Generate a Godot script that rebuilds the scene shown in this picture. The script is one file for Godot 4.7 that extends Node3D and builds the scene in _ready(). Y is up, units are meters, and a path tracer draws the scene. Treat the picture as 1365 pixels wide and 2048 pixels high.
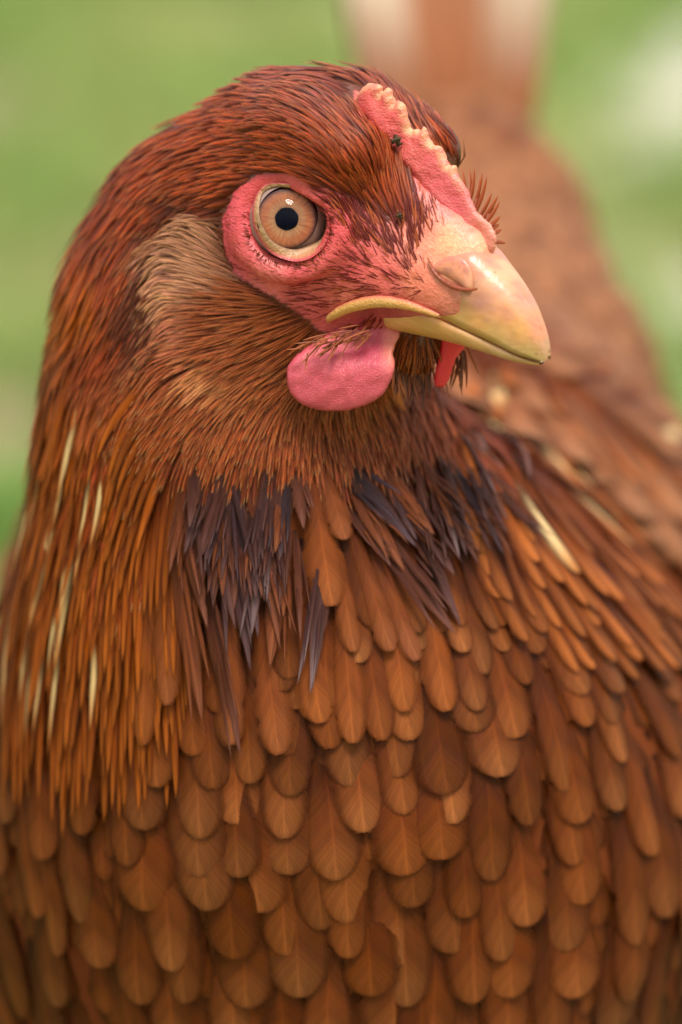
extends Node3D
# A brown hen, close up, in a meadow. Modelling space "H": millimetres, x right, y up, z towards the viewer,
# origin at the point the lens is focused on; W() brings it into the world (y up, metres).

const PITCH := 0.2618          # the lens looks down by 15 degrees
const DIST := 700.0            # mm from lens to the plane in focus
const PPM := 12.0              # photograph pixels per mm in that plane
const YAW := 0.6632            # the head is turned 38 degrees out of profile

var rng := RandomNumberGenerator.new()
var cb := Basis()
var fp := Vector3(0, 0.335, 0)
var hen: Node3D
var hen_at := Vector3()
var hf := Vector3()
var hu := Vector3()
var hs := Vector3()
var ho := Vector3()
var eye_c := Vector3()
var noise := FastNoiseLite.new()
var M := {}

# ---------------------------------------------------------------- helpers: space
func W(p: Vector3) -> Vector3:
	return cb * (p * 0.001) + fp - hen_at

func D3(d: Vector3) -> Vector3:
	return cb * d

func at(u: float, v: float, z: float) -> Vector3:
	var k := (DIST - z) / DIST
	return Vector3((u - 682.5) / PPM * k, (1024.0 - v) / PPM * k, z)

func to_px(p: Vector3) -> Vector2:
	var k := DIST / (DIST - p.z)
	return Vector2(682.5 + p.x * k * PPM, 1024.0 - p.y * k * PPM)

func hq(p: Vector3) -> Vector3:
	var q := p - ho
	return Vector3(q.dot(hf), q.dot(hu), q.dot(hs))

func hp(q: Vector3) -> Vector3:
	return ho + hf * q.x + hu * q.y + hs * q.z

func on_side(u: float, v: float, side: float) -> Vector3:   # the point of the head at that distance from its middle plane
	var e := Vector3(0, 0, DIST)
	var d := Vector3((u - 682.5) / PPM, (1024.0 - v) / PPM, -DIST).normalized()
	var t := (side - (e - ho).dot(hs)) / d.dot(hs)
	return e + d * t

func C(r: float, g: float, b: float) -> Color:
	return Color(r / 255.0, g / 255.0, b / 255.0).srgb_to_linear()

# ---------------------------------------------------------------- helpers: shapes as distances
func cone(p: Vector3, a: Vector3, b: Vector3, ra: float, rb: float) -> float:
	var ab := b - a
	var t := clampf((p - a).dot(ab) / ab.length_squared(), 0.0, 1.0)
	return (p - a - ab * t).length() - lerpf(ra, rb, t)

func ell(q: Vector3, c: Vector3, r: Vector3) -> float:
	var d := q - c
	var k0 := (d / r).length()
	var k1 := (d / (r * r)).length()
	return k0 * (k0 - 1.0) / maxf(k1, 1e-6)

func smin(a: float, b: float, k: float) -> float:
	var h := maxf(k - absf(a - b), 0.0) / k
	return minf(a, b) - h * h * k * 0.25

var NK: Array[Vector3] = []
var NR: Array[float] = []

func body_d(p: Vector3) -> float:
	var d := 1e9
	for i in NK.size() - 1:
		d = smin(d, cone(p, NK[i], NK[i + 1], NR[i], NR[i + 1]), 22.0)
	return smin(d, cone(p, Vector3(0, -62, -96), Vector3(6, -98, -142), 62.0, 63.0), 22.0)

func head_d(p: Vector3) -> float:
	var q := hq(p)
	var a := q
	a.z = absf(a.z)
	var d := ell(a, Vector3(-8, 1.5, 0), Vector3(20.5, 20.5, 14.5))
	d = smin(d, cone(a, Vector3(3, -5, 0), Vector3(26, -10.5, 0), 12.5, 6.3), 7.0)
	d = smin(d, cone(a, Vector3(10, -12, 4.5), Vector3(29, -13.5, 1.5), 5.5, 4.0), 5.0)
	d = smin(d, ell(a, Vector3(-10, -15, 0), Vector3(18, 13, 14.5)), 8.0)
	d = smin(d, cone(a, Vector3(-4, -25, 0), Vector3(16, -23, 0), 9.5, 4.0), 7.0)
	if q.z > 0.0:
		d = smin(d, cone(q, Vector3(-4, 12.5, 6.5), Vector3(8, 9.5, 6.6), 7.5, 5.2), 3.5)
	else:
		d = smin(d, cone(q, Vector3(-2, 14, -6.5), Vector3(13, 8.5, -7.0), 7.5, 6.0), 3.5)
	d = smin(d, cone(a, Vector3(11, 5.0, 0), Vector3(28, -4.6, 0), 4.2, 3.2), 5.0)
	# the swollen rim of bare skin round the eye and the socket itself
	var e := p - eye_c
	if q.z > 0.0 and e.length_squared() < 400.0:
		var r := Vector2(e.x - 0.3, (e.y + 0.85) * 0.97)
		var ring := Vector2(r.length() - 8.3, e.z - 4.0 - 0.36 * e.x).length() - 1.6
		d = smin(d, ring, 2.2)
		d = maxf(d, minf(6.25 - (r.length() if e.z > 0.0 else e.length()), 4.3 - (e.x * 0.525 + e.y * 0.85)))
	return d

func all_d(p: Vector3) -> float:
	var d := body_d(p)
	if (p - ho).length_squared() < 4900.0:
		d = smin(d, head_d(p), 12.0)
	else:
		d = minf(d, (p - ho).length() - 50.0)
	return d

func grad(p: Vector3, h := 0.6) -> Vector4:     # normal, and the distance in w
	var a := all_d(p + Vector3(h, -h, -h))
	var b := all_d(p + Vector3(-h, -h, h))
	var c := all_d(p + Vector3(-h, h, -h))
	var e := all_d(p + Vector3(h, h, h))
	var n := Vector3(a - b - c + e, -a - b + c + e, -a + b - c + e).normalized()
	return Vector4(n.x, n.y, n.z, (a + b + c + e) * 0.25)

func strike(u: float, v: float) -> Vector3:     # where a line of sight meets the bird; z = -999 for a miss
	var e := Vector3(0, 0, DIST)
	var dir := Vector3((u - 682.5) / PPM, (1024.0 - v) / PPM, -DIST).normalized()
	var t := 640.0
	for i in 70:
		var p := e + dir * t
		var d := all_d(p)
		if d < 0.05:
			return p
		t += maxf(d * 0.85, 0.05)
		if t > 1100.0:
			break
	return Vector3(0, 0, -999)

# ---------------------------------------------------------------- helpers: meshes
class Buf:
	var v := PackedVector3Array()
	var n := PackedVector3Array()
	var c := PackedColorArray()
	var t := PackedVector2Array()
	var i := PackedInt32Array()
	func add(p: Vector3, nn: Vector3, cc: Color, uv: Vector2) -> void:
		v.append(p)
		n.append(nn)
		c.append(cc)
		t.append(uv)
	func quad(a: int, b: int, cc: int, d: int) -> void:
		i.append_array(PackedInt32Array([a, b, cc, a, cc, d]))
	func into(m: ArrayMesh, mat: Material) -> ArrayMesh:
		if v.size() == 0:
			return m
		var arr := []
		arr.resize(Mesh.ARRAY_MAX)
		arr[Mesh.ARRAY_VERTEX] = v
		arr[Mesh.ARRAY_NORMAL] = n
		arr[Mesh.ARRAY_COLOR] = c
		arr[Mesh.ARRAY_TEX_UV] = t
		arr[Mesh.ARRAY_INDEX] = i
		m.add_surface_from_arrays(Mesh.PRIMITIVE_TRIANGLES, arr)
		m.surface_set_material(m.get_surface_count() - 1, mat)
		return m
	func smooth() -> void:
		n.resize(v.size())
		n.fill(Vector3.ZERO)
		for k in range(0, i.size(), 3):
			var f := (v[i[k + 2]] - v[i[k]]).cross(v[i[k + 1]] - v[i[k]])
			n[i[k]] += f
			n[i[k + 1]] += f
			n[i[k + 2]] += f
		for k in n.size():
			n[k] = n[k].normalized() if n[k].length_squared() > 1e-20 else Vector3.UP
	func orient() -> void:     # turn every face the way its normals point
		for k in range(0, i.size(), 3):
			var a := i[k]
			var b := i[k + 1]
			var d := i[k + 2]
			if (v[d] - v[a]).cross(v[b] - v[a]).dot(n[a] + n[b] + n[d]) < 0.0:
				i[k + 1] = d
				i[k + 2] = b

func part(called: String, b: Buf, mat: Material, parent: Node) -> MeshInstance3D:
	var o := MeshInstance3D.new()
	o.name = called
	b.orient()
	o.mesh = b.into(ArrayMesh.new(), mat)
	parent.add_child(o, true)
	return o

# surface nets: one vertex in each cell that the surface crosses
func nets(f: Callable, lo: Vector3, hi: Vector3, c: float, b: Buf, paint: Callable) -> void:
	var K := 4
	var bx := int(ceil((hi.x - lo.x) / c / K)) + 1
	var by := int(ceil((hi.y - lo.y) / c / K)) + 1
	var bz := int(ceil((hi.z - lo.z) / c / K)) + 1
	var nx := bx * K
	var ny := by * K
	var nz := bz * K
	var val := PackedFloat32Array()
	val.resize(nx * ny * nz)
	var act := PackedInt32Array()
	var reach := c * K * 0.95 + c
	for z in bz:
		for y in by:
			for x in bx:
				var ctr: float = f.call(lo + Vector3(x + 0.5, y + 0.5, z + 0.5) * (c * K))
				var near := absf(ctr) < reach
				if near:
					act.append_array(PackedInt32Array([x, y, z]))
				for k in K:
					for j in K:
						var o := ((z * K + k) * ny + y * K + j) * nx + x * K
						for i in K:
							if near:
								val[o + i] = f.call(lo + Vector3(x * K + i, y * K + j, z * K + k) * c)
							else:
								val[o + i] = ctr
	var cell := {}
	var sx := 1
	var sy := nx
	var sz := nx * ny
	var first := b.v.size()
	for a in range(0, act.size(), 3):
		for k in K:
			for j in K:
				for i in K:
					var x := act[a] * K + i
					var y := act[a + 1] * K + j
					var z := act[a + 2] * K + k
					if x >= nx - 1 or y >= ny - 1 or z >= nz - 1:
						continue
					var o := (z * ny + y) * nx + x
					var s := 0
					for q in 8:
						if val[o + (q & 1) + (q >> 1 & 1) * sy + (q >> 2) * sz] < 0.0:
							s += 1
					if s == 0 or s == 8:
						continue
					var sum := Vector3()
					var cnt := 0
					for q in 8:
						var va := val[o + (q & 1) + (q >> 1 & 1) * sy + (q >> 2) * sz]
						for ax in 3:
							if q >> ax & 1:
								continue
							var r := q | (1 << ax)
							var vb := val[o + (r & 1) + (r >> 1 & 1) * sy + (r >> 2) * sz]
							if (va < 0.0) != (vb < 0.0):
								var p := Vector3(q & 1, q >> 1 & 1, q >> 2)
								p[ax] += va / (va - vb)
								sum += p
								cnt += 1
					cell[o] = b.v.size()
					var pt := lo + (Vector3(x, y, z) + sum / cnt) * c
					b.add(pt, Vector3.UP, Color.WHITE, Vector2())
	for o: int in cell:
		var me: int = cell[o]
		for ax in 3:
			var st := sx if ax == 0 else sy if ax == 1 else sz
			var s1 := sy if ax == 0 else sz if ax == 1 else sx
			var s2 := sz if ax == 0 else sx if ax == 1 else sy
			var va := val[o]
			var vb := val[o + st]
			if (va < 0.0) == (vb < 0.0):
				continue
			var c1: int = cell.get(o - s1, -1)
			var c2: int = cell.get(o - s2, -1)
			var c3: int = cell.get(o - s1 - s2, -1)
			if c1 < 0 or c2 < 0 or c3 < 0:
				continue
			if va < 0.0:
				b.quad(me, c2, c3, c1)
			else:
				b.quad(me, c1, c3, c2)
	# colours from the place in H, then into the hen's own space
	for k in range(first, b.v.size()):
		b.c[k] = paint.call(b.v[k])
		b.v[k] = W(b.v[k])
	b.smooth()

# a strip swept through rings of points (each ring the same length), in H
func loft(b: Buf, rings: Array, colors: Callable, closed := false) -> void:
	var first := b.v.size()
	var w: int = rings[0].size()
	for r in rings.size():
		for k in w:
			var p: Vector3 = rings[r][k]
			b.add(W(p), Vector3.UP, colors.call(p, r, k), Vector2(float(k) / w, float(r) / rings.size()))
	for r in rings.size() - 1:
		for k in (w if closed else w - 1):
			var k2 := (k + 1) % w
			b.quad(first + r * w + k, first + r * w + k2, first + (r + 1) * w + k2, first + (r + 1) * w + k)

func turn_out(b: Buf, inside: Vector3) -> void:    # makes faces and normals point away from a point of H
	b.smooth()
	var s := 0.0
	var ctr := W(inside)
	for k in b.v.size():
		s += b.n[k].dot(b.v[k] - ctr)
	if s < 0.0:
		for k in range(0, b.i.size(), 3):
			var t := b.i[k + 1]
			b.i[k + 1] = b.i[k + 2]
			b.i[k + 2] = t
		b.smooth()

func spline(pts: Array, n: int, closed := false) -> Array:
	var out := []
	var m := pts.size()
	var segs := m if closed else m - 1
	for k in n:
		var t := float(k) / (n if closed else n - 1) * segs
		var i := mini(int(t), segs - 1)
		var f := t - i
		var a = pts[(i - 1 + m) % m] if closed else pts[maxi(i - 1, 0)]
		var b0 = pts[i % m]
		var c0 = pts[(i + 1) % m]
		var d0 = pts[(i + 2) % m] if closed else pts[mini(i + 2, m - 1)]
		out.append(0.5 * ((2.0 * b0) + (c0 - a) * f + (2.0 * a - 5.0 * b0 + 4.0 * c0 - d0) * f * f + (3.0 * b0 - a - 3.0 * c0 + d0) * f * f * f))
	return out

# ---------------------------------------------------------------- plumage: how it lies over the bird
# place in the picture plane, direction, length and width in mm, colour
var GUIDE := [
	[840, 440, -0.15, -1.0, 8, 0.6, 0], [800, 350, -0.25, -0.97, 10, 0.8, 0], [770, 260, -0.4, -0.9, 10, 0.9, 1], [740, 430, -0.5, -0.85, 6, 0.6, 0],
	[700, 330, -0.6, -0.8, 9, 0.8, 0], [680, 230, -0.8, -0.6, 10, 1.0, 1], [650, 370, -0.85, -0.5, 7, 0.6, 0], [600, 300, -0.9, -0.42, 6, 0.8, 0],
	[560, 340, -0.97, -0.2, 5, 0.6, 0], [600, 200, -0.95, -0.3, 8, 1.0, 1], [520, 250, -1.0, -0.05, 8, 1.0, 0], [470, 330, -1.0, 0.15, 7, 0.9, 0],
	[440, 385, -0.95, 0.3, 6, 0.8, 0], [420, 220, -0.95, 0.35, 9, 1.2, 0], [400, 300, -0.9, 0.4, 9, 1.1, 0], [340, 300, -0.75, 0.66, 10, 1.3, 0],
	[330, 400, -0.75, 0.66, 9, 1.2, 0], [250, 400, -0.5, 0.87, 11, 1.5, 0], [250, 500, -0.35, 0.94, 11, 1.4, 0], [180, 550, -0.3, 0.95, 12, 1.7, 2],
	[230, 650, -0.35, 0.93, 11, 1.2, 0], [120, 800, -0.12, 1.0, 16, 2.1, 2], [200, 900, -0.05, 1.0, 16, 2.1, 0], [100, 1100, -0.08, 1.0, 22, 2.6, 2],
	[60, 1400, 0.02, 1.0, 24, 2.8, 2], [200, 1300, 0.02, 1.0, 24, 2.8, 2], [320, 1200, 0.08, 1.0, 22, 2.8, 0],
	[720, 125, -0.9, -0.1, 8, 1.1, 1], [640, 135, -0.95, 0.2, 8, 1.1, 1], [850, 200, -0.55, -0.85, 8, 1.0, 1], [920, 330, -0.35, -0.93, 7, 0.9, 0],
	[890, 260, -0.45, -0.9, 8, 1.0, 1], [800, 140, -0.8, -0.6, 8, 1.1, 1],
	[620, 590, -0.95, -0.15, 6, 0.4, 4], [520, 580, -0.88, -0.45, 7, 0.4, 4], [430, 480, -0.62, -0.76, 6, 0.38, 3], [380, 510, -0.88, -0.45, 6.5, 0.4, 3], [460, 520, -0.7, -0.7, 6, 0.4, 3],
	[385, 405, -0.9, 0.4, 7, 0.9, 9], [430, 405, -0.95, 0.3, 6, 0.8, 9], [305, 540, -0.3, 0.94, 9, 1.0, 9], [325, 640, -0.3, 0.94, 8, 0.9, 9], [290, 600, -0.3, 0.94, 9, 1.0, 9], [340, 430, -0.6, 0.75, 8, 1.0, 9],  # dark chestnut strands: painted shade behind the ear tuft
	[445, 745, -0.8, 0.6, 7, 0.42, 10], [390, 780, -0.65, 0.75, 8, 0.6, 5], [480, 700, -0.9, 0.35, 7, 0.42, 4], [360, 710, -0.9, 0.3, 7, 0.45, 4], [520, 690, -0.9, 0.35, 7, 0.42, 4],
	[360, 560, -0.98, -0.1, 6, 0.4, 3], [425, 565, -0.9, -0.35, 6, 0.4, 3], [470, 565, -0.85, -0.45, 6, 0.4, 3], [370, 600, -0.98, -0.1, 6, 0.4, 3], [395, 650, -1.0, 0.05, 7, 0.4, 11], [450, 640, -0.97, 0.05, 7, 0.4, 4], [500, 540, -0.85, -0.5, 6, 0.4, 4], [480, 600, -0.95, -0.15, 7, 0.4, 4],
	[560, 650, -0.97, 0.2, 7, 0.42, 4], [450, 680, -0.97, 0.22, 7, 0.45, 4], [380, 650, -1.0, 0.12, 6, 0.45, 4], [640, 690, -0.8, 0.55, 6, 0.45, 4],
	[560, 720, -0.85, 0.5, 7, 0.45, 4], [450, 780, -0.7, 0.7, 7, 0.5, 5], [370, 830, -0.6, 0.8, 8, 0.7, 5], [300, 760, -0.45, 0.9, 9, 0.9, 5],
	[500, 850, -0.4, 0.92, 8, 0.65, 5], [420, 900, -0.3, 0.95, 8, 0.75, 5], [600, 880, -0.15, 0.99, 8, 0.7, 5], [700, 870, 0.0, 1.0, 8, 0.7, 5],
	[780, 840, 0.0, 1.0, 9, 0.7, 5], [820, 740, -0.15, 1.0, 7, 0.5, 5], [850, 850, 0.1, 1.0, 9, 0.8, 5], [900, 810, 0.15, 1.0, 10, 0.9, 5],
	[930, 690, 0.1, 1.0, 7, 0.5, 5], [420, 950, -0.2, 0.97, 11, 0.9, 9], [540, 935, -0.1, 0.99, 11, 0.8, 9], [680, 935, 0.05, 1.0, 11, 0.8, 9], [820, 910, 0.1, 1.0, 10, 0.8, 9],
	[400, 1000, 0.05, 1.0, 14, 1.8, 0], [500, 1050, 0.1, 1.0, 15, 2.2, 0], [600, 1050, 0.0, 1.0, 16, 2.6, 7], [720, 1000, 0.4, 0.9, 15, 2.2, 0],
	[800, 1050, 0.42, 0.9, 16, 2.4, 7], [900, 1000, 0.3, 0.95, 15, 2.2, 0], [950, 1050, 0.3, 0.95, 18, 2.8, 8], [1000, 930, 0.5, 0.87, 16, 2.4, 0],
	[1100, 1050, 0.6, 0.8, 20, 3.6, 8], [1200, 1050, 0.68, 0.73, 22, 3.8, 8], [1300, 1100, 0.7, 0.7, 22, 4, 8], [1250, 1250, 0.65, 0.75, 22, 4, 8],
	[1100, 1200, 0.5, 0.85, 20, 3.8, 8],
	[600, 1300, 0.0, 1.0, 20, 6, 7], [750, 1350, 0.15, 1.0, 20, 6.5, 7], [900, 1350, 0.15, 1.0, 20, 7, 7], [1000, 1450, 0.15, 1.0, 20, 8, 7],
	[1150, 1450, 0.22, 0.97, 20, 8, 7], [1300, 1500, 0.28, 0.95, 20, 8, 7], [400, 1400, 0.1, 1.0, 20, 6, 7], [500, 1600, 0.05, 1.0, 20, 8, 7],
	[300, 1700, 0.0, 1.0, 20, 8, 7], [100, 1800, 0.1, 1.0, 20, 9, 7], [700, 1800, 0.05, 1.0, 20, 8, 7], [900, 1800, 0.05, 1.0, 20, 9, 7],
	[1100, 1800, 0.05, 1.0, 20, 9, 7], [1300, 1850, 0.0, 1.0, 20, 9, 7], [50, 1950, 0.25, 0.95, 20, 9, 7],
]
var ROOT_C := []
var TIP_C := []
const GS := 20
const GW := 100
const GH := 130
const G0 := -300.0
var gd := PackedVector2Array()
var gl := PackedFloat32Array()
var gw := PackedFloat32Array()
var gr := PackedColorArray()
var gt := PackedColorArray()

func lay_guides() -> void:
	for y in GH:
		for x in GW:
			var u := G0 + x * GS
			var v := G0 + y * GS
			var sw := 0.0
			var d := Vector2()
			var l := 0.0
			var wd := 0.0
			var cr := Color(0, 0, 0)
			var ct := Color(0, 0, 0)
			for g in GUIDE:
				var dx: float = g[0] - u
				var dy: float = g[1] - v
				var q := dx * dx + dy * dy + 300.0
				var w := 1e8 / (q * q)
				sw += w
				d += Vector2(g[2], g[3]) * w
				l += g[4] * w
				wd += g[5] * w
				cr += ROOT_C[g[6]] * w
				ct += TIP_C[g[6]] * w
			gd.append(d.normalized())
			gl.append(l / sw)
			gw.append(wd / sw)
			gr.append(cr / sw)
			gt.append(ct / sw)

func gi(u: float, v: float) -> int:
	return clampi(int((v - G0) / GS + 0.5), 0, GH - 1) * GW + clampi(int((u - G0) / GS + 0.5), 0, GW - 1)

func flow(p: Vector3, n: Vector3) -> Vector3:
	var uv := to_px(p)
	var d := Vector3()
	if p.z < -115.0:
		d = Vector3(0.06, 0.26 + 0.1 * n.y, -0.96)
		d = (d - n * d.dot(n)).normalized()
		if p.z < -150.0:
			return d
	if n.z < 0.05 and (p - ho).length() < 42.0:   # the far side of the head mirrors the near one
		var q := hq(p)
		if q.z < 0.0:
			uv = to_px(hp(Vector3(q.x, q.y, -q.z)))
			var g2 := gd[gi(uv.x, uv.y)]
			var e := Vector3(g2.x, -g2.y, 0)
			var eq := Vector3(e.dot(hf), e.dot(hu), -e.dot(hs))
			e = hf * eq.x + hu * eq.y + hs * eq.z
			return (e - n * e.dot(n)).normalized()
	var g := gd[gi(uv.x, uv.y)]
	var t := Vector3(g.x, -g.y, 0)
	if n.z > 0.0:
		t.z = -(t.x * n.x + t.y * n.y) / maxf(n.z, 0.4)
	t = (t - n * t.dot(n)).normalized()
	if p.z < -115.0:
		t = t.lerp(d, (-115.0 - p.z) / 35.0).normalized()
	return t

func vane(kind: int, t: float) -> float:
	if kind == 0:      # narrow strand, blunt point
		return minf(1.0, 0.55 + t * 1.5) * pow(maxf(1.0 - t * t * t, 0.0), 0.7)
	if kind == 1:      # round ended contour feather
		return minf(1.0, 0.35 + t * 1.1) * sqrt(maxf(1.0 - pow(maxf(t - 0.74, 0.0) / 0.26, 2.2), 0.0))
	if kind == 2:      # lanceolate hackle
		return minf(1.0, 0.45 + t * 1.6) * pow(maxf(1.0 - pow(t, 3.2), 0.0), 0.8)
	return pow(sin(PI * (0.12 + 0.88 * t)), 0.8) * (1.0 - 0.35 * t)     # 3: wet, drawn out to a point

# one feather that follows the bird's surface. lift: mm above the skin at root and tip
func feather(b: Buf, p0: Vector3, n0: Vector3, d0: Vector3, L: float, wid: float, kind: int, segs: int, cols: int, lift: Vector2, camber: float, cr: Color, cm: Color, ct: Color, ce: Color, fray := 0.0, steer := 1.0, pale := Color(0, 0, 0, 0)) -> void:
	var p := p0
	var n := n0
	var d := d0
	var first := b.v.size()
	var step := L / segs
	var twist := rng.randf_range(-0.25, 0.25)
	var wave := rng.randf() * TAU
	var fr := PackedFloat32Array()
	for k in cols + 1:
		fr.append(rng.randf() * fray)
	var streak := PackedFloat32Array()
	var st: float = [0.14, 0.07, 0.2, 0.24][kind]
	for k in cols + 1:
		streak.append(1.0 + rng.randf_range(-st, st))
	var t := 0.0
	for s in segs + 1:
		if s > 0:
			var t1 := float(s) / segs
			if kind == 1:
				t1 = 1.0 - pow(1.0 - t1, 1.6)
			step = L * (t1 - t)
			t = t1
			p += d * step
			var g := grad(p, 1.0)
			n = n.lerp(Vector3(g.x, g.y, g.z), 0.7).normalized()
			p += n * clampf(lerpf(lift.x, lift.y, t) - g.w, -step * 0.7, step * 0.7)
			if steer > 0.0:
				d = d.lerp(flow(p, n), 0.35 * steer)
			d = (d - n * d.dot(n)).normalized()
		var side := d.cross(n).normalized()
		side = (side + n * twist * 0.6).normalized()
		var w := wid * 0.5 * vane(kind, t) * (1.0 + 0.08 * sin(wave + t * 5.0))
		if s == segs:
			w = maxf(w, wid * (0.22 if kind == 1 else 0.06))
		var col := cr.lerp(cm, smoothstep(0.0, 0.55, t)) if t < 0.55 else cm.lerp(ct, smoothstep(0.55, 1.0, t))
		if s == segs and pale.a > 0.0:
			col = col.lerp(pale, pale.a)
		for k in cols + 1:
			var a := 2.0 * k / cols - 1.0
			if kind > 0 and (k == 0 or k == cols) and s > 1 and s < segs:
				a *= 1.0 + rng.randf_range(-0.06, 0.05) if rng.randf() > (0.04 if kind == 1 else 0.03) else 0.62
			var drop := camber * wid * 0.5 * (a * a)
			var back := d * ((L / segs) * (-fr[k] - (0.15 * a * a if kind == 1 else 0.0))) if s == segs else Vector3()
			var q := p + side * (w * a) - n * drop * vane(kind, t) + back
			var nn := (n + side * (a * camber * 1.6 + twist * -0.6)).normalized()
			var fc: Color = col.lerp(ce, pow(absf(a), 2.0)) * (streak[k] * (1.0 + 0.28 * t * pow(maxf(1.0 - absf(a), 0.0), 3.0)))
			fc.a = 1.0
			if k == 0 or k == cols:
				fc.a = 0.45 if cols == 2 else rng.randf_range(0.0, 0.4)
			if kind == 1 and cols > 6 and (k == 1 or k == cols - 1):
				fc.a = 0.65
			if kind == 1 and s == segs - 1:
				fc.a *= 0.75
			if s == segs:
				fc.a *= 0.3
			b.add(W(q), D3(nn), fc, Vector2(0.5 + 0.5 * a, t))
	for s in segs:
		for k in cols:
			var i0 := first + s * (cols + 1) + k
			b.quad(i0, i0 + 1, i0 + cols + 2, i0 + cols + 1)

func vary(c: Color, amount: float) -> Color:
	var k := 1.0 + rng.randf_range(-amount, amount)
	return Color(c.r * k, c.g * k * (1.0 + rng.randf_range(-amount, amount) * 0.3), c.b * k * (1.0 + rng.randf_range(-amount, amount) * 0.5))

func inside(poly: PackedVector2Array, u: float, v: float) -> bool:
	return Geometry2D.is_point_in_polygon(Vector2(u, v), poly)

func poly(a: Array) -> PackedVector2Array:
	var o := PackedVector2Array()
	for k in range(0, a.size(), 2):
		o.append(Vector2(a[k], a[k + 1]))
	return o

# ---------------------------------------------------------------- materials and textures
func barb_image(size: int, seedy: int) -> Array:
	var r := RandomNumberGenerator.new()
	r.seed = seedy
	var lane := PackedFloat32Array()
	for k in 400:
		lane.append(r.randf())
	var im := Image.create(size, size, false, Image.FORMAT_RGB8)
	var hm := Image.create(size, size, false, Image.FORMAT_RGB8)
	for y in size:
		for x in size:
			var a := absf((x + 0.5) / size - 0.5) * 2.0
			var t := (y + 0.5) / size
			var q := (t - 0.28 * a + 0.05 * a * a) * 70.0 + 100.0
			var h := lerpf(lane[int(q) % 400], lane[int(q + 1) % 400], q - floor(q))
			var q2 := q * 0.21 + (7.0 if x > size / 2 else 0.0)
			var h2 := lerpf(lane[int(q2) % 400], lane[int(q2 + 1) % 400], q2 - floor(q2))
			var v := 0.74 + 0.16 * h + 0.12 * h2
			if a < 0.05:
				v = lerpf(v, 1.0, 0.7)
			im.set_pixel(x, y, Color(v, v * 0.995, v * 0.985))
			var z := 0.3 + 0.4 * h + 0.2 * h2 + (0.3 if a < 0.05 else 0.0)
			hm.set_pixel(x, y, Color(z, z, z))
	return [ImageTexture.create_from_image(im), ImageTexture.create_from_image(hm)]

func bumps(freq: float, seedy: int, kind := FastNoiseLite.TYPE_CELLULAR) -> NoiseTexture2D:
	var n := FastNoiseLite.new()
	n.noise_type = kind
	n.frequency = freq
	n.seed = seedy
	n.fractal_octaves = 3
	var t := NoiseTexture2D.new()
	t.width = 512
	t.height = 512
	t.seamless = true
	t.noise = n
	return t

func coloured(rough: float, spec := 0.5) -> StandardMaterial3D:
	var m := StandardMaterial3D.new()
	m.vertex_color_use_as_albedo = true
	m.roughness = rough
	m.metallic_specular = spec
	return m

func make_materials() -> void:
	var tex := barb_image(256, 5)
	var f := coloured(0.55, 0.24)
	f.albedo_color = Color(0.98, 1.0, 0.93)
	f.albedo_texture = tex[0]
	f.heightmap_enabled = true
	f.heightmap_texture = tex[1]
	f.heightmap_scale = 0.007
	f.backlight_enabled = true
	f.backlight = Color(0.25, 0.25, 0.25)
	f.cull_mode = BaseMaterial3D.CULL_DISABLED
	f.transparency = BaseMaterial3D.TRANSPARENCY_ALPHA
	M.feather = f
	var s := coloured(0.45, 0.32)
	s.albedo_color = Color(0.99, 0.99, 0.92)
	s.backlight_enabled = true
	s.backlight = Color(0.25, 0.25, 0.25)
	s.cull_mode = BaseMaterial3D.CULL_DISABLED
	s.transparency = BaseMaterial3D.TRANSPARENCY_ALPHA
	M.strand = s
	var pebble := bumps(0.06, 3)
	var sk := coloured(0.45, 0.5)
	sk.heightmap_enabled = true
	sk.heightmap_texture = pebble
	sk.heightmap_scale = 0.018
	sk.uv1_triplanar = true
	sk.uv1_scale = Vector3(60, 60, 60)
	sk.subsurf_scatter_enabled = true
	sk.subsurf_scatter_strength = 0.12
	M.skin = sk
	var cm := sk.duplicate()
	cm.heightmap_scale = 0.018
	cm.roughness = 0.42
	cm.uv1_scale = Vector3(80, 80, 80)
	M.comb = cm
	var wm := sk.duplicate()
	wm.uv1_scale = Vector3(110, 110, 110)
	wm.heightmap_scale = 0.014
	M.wattle = wm
	var bk := coloured(0.33, 0.5)
	bk.heightmap_enabled = true
	bk.heightmap_texture = bumps(0.02, 9, FastNoiseLite.TYPE_SIMPLEX)
	bk.heightmap_scale = 0.006
	bk.uv1_triplanar = true
	bk.uv1_scale = Vector3(40, 40, 40)
	bk.subsurf_scatter_enabled = true
	bk.subsurf_scatter_strength = 0.1
	M.beak = bk
	M.down = coloured(0.9, 0.2)
	var ir := coloured(0.35, 0.4)
	M.iris = ir
	var black := coloured(0.8, 0.0)
	M.pupil = black
	var gl := StandardMaterial3D.new()
	gl.transparency = BaseMaterial3D.TRANSPARENCY_ALPHA
	gl.albedo_color = Color(0, 0, 0, 0.02)
	gl.roughness = 0.02
	gl.metallic_specular = 0.26
	gl.cull_mode = BaseMaterial3D.CULL_DISABLED
	M.cornea = gl
	M.soil = coloured(0.95, 0.2)
	M.leg = coloured(0.5, 0.4)

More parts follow.
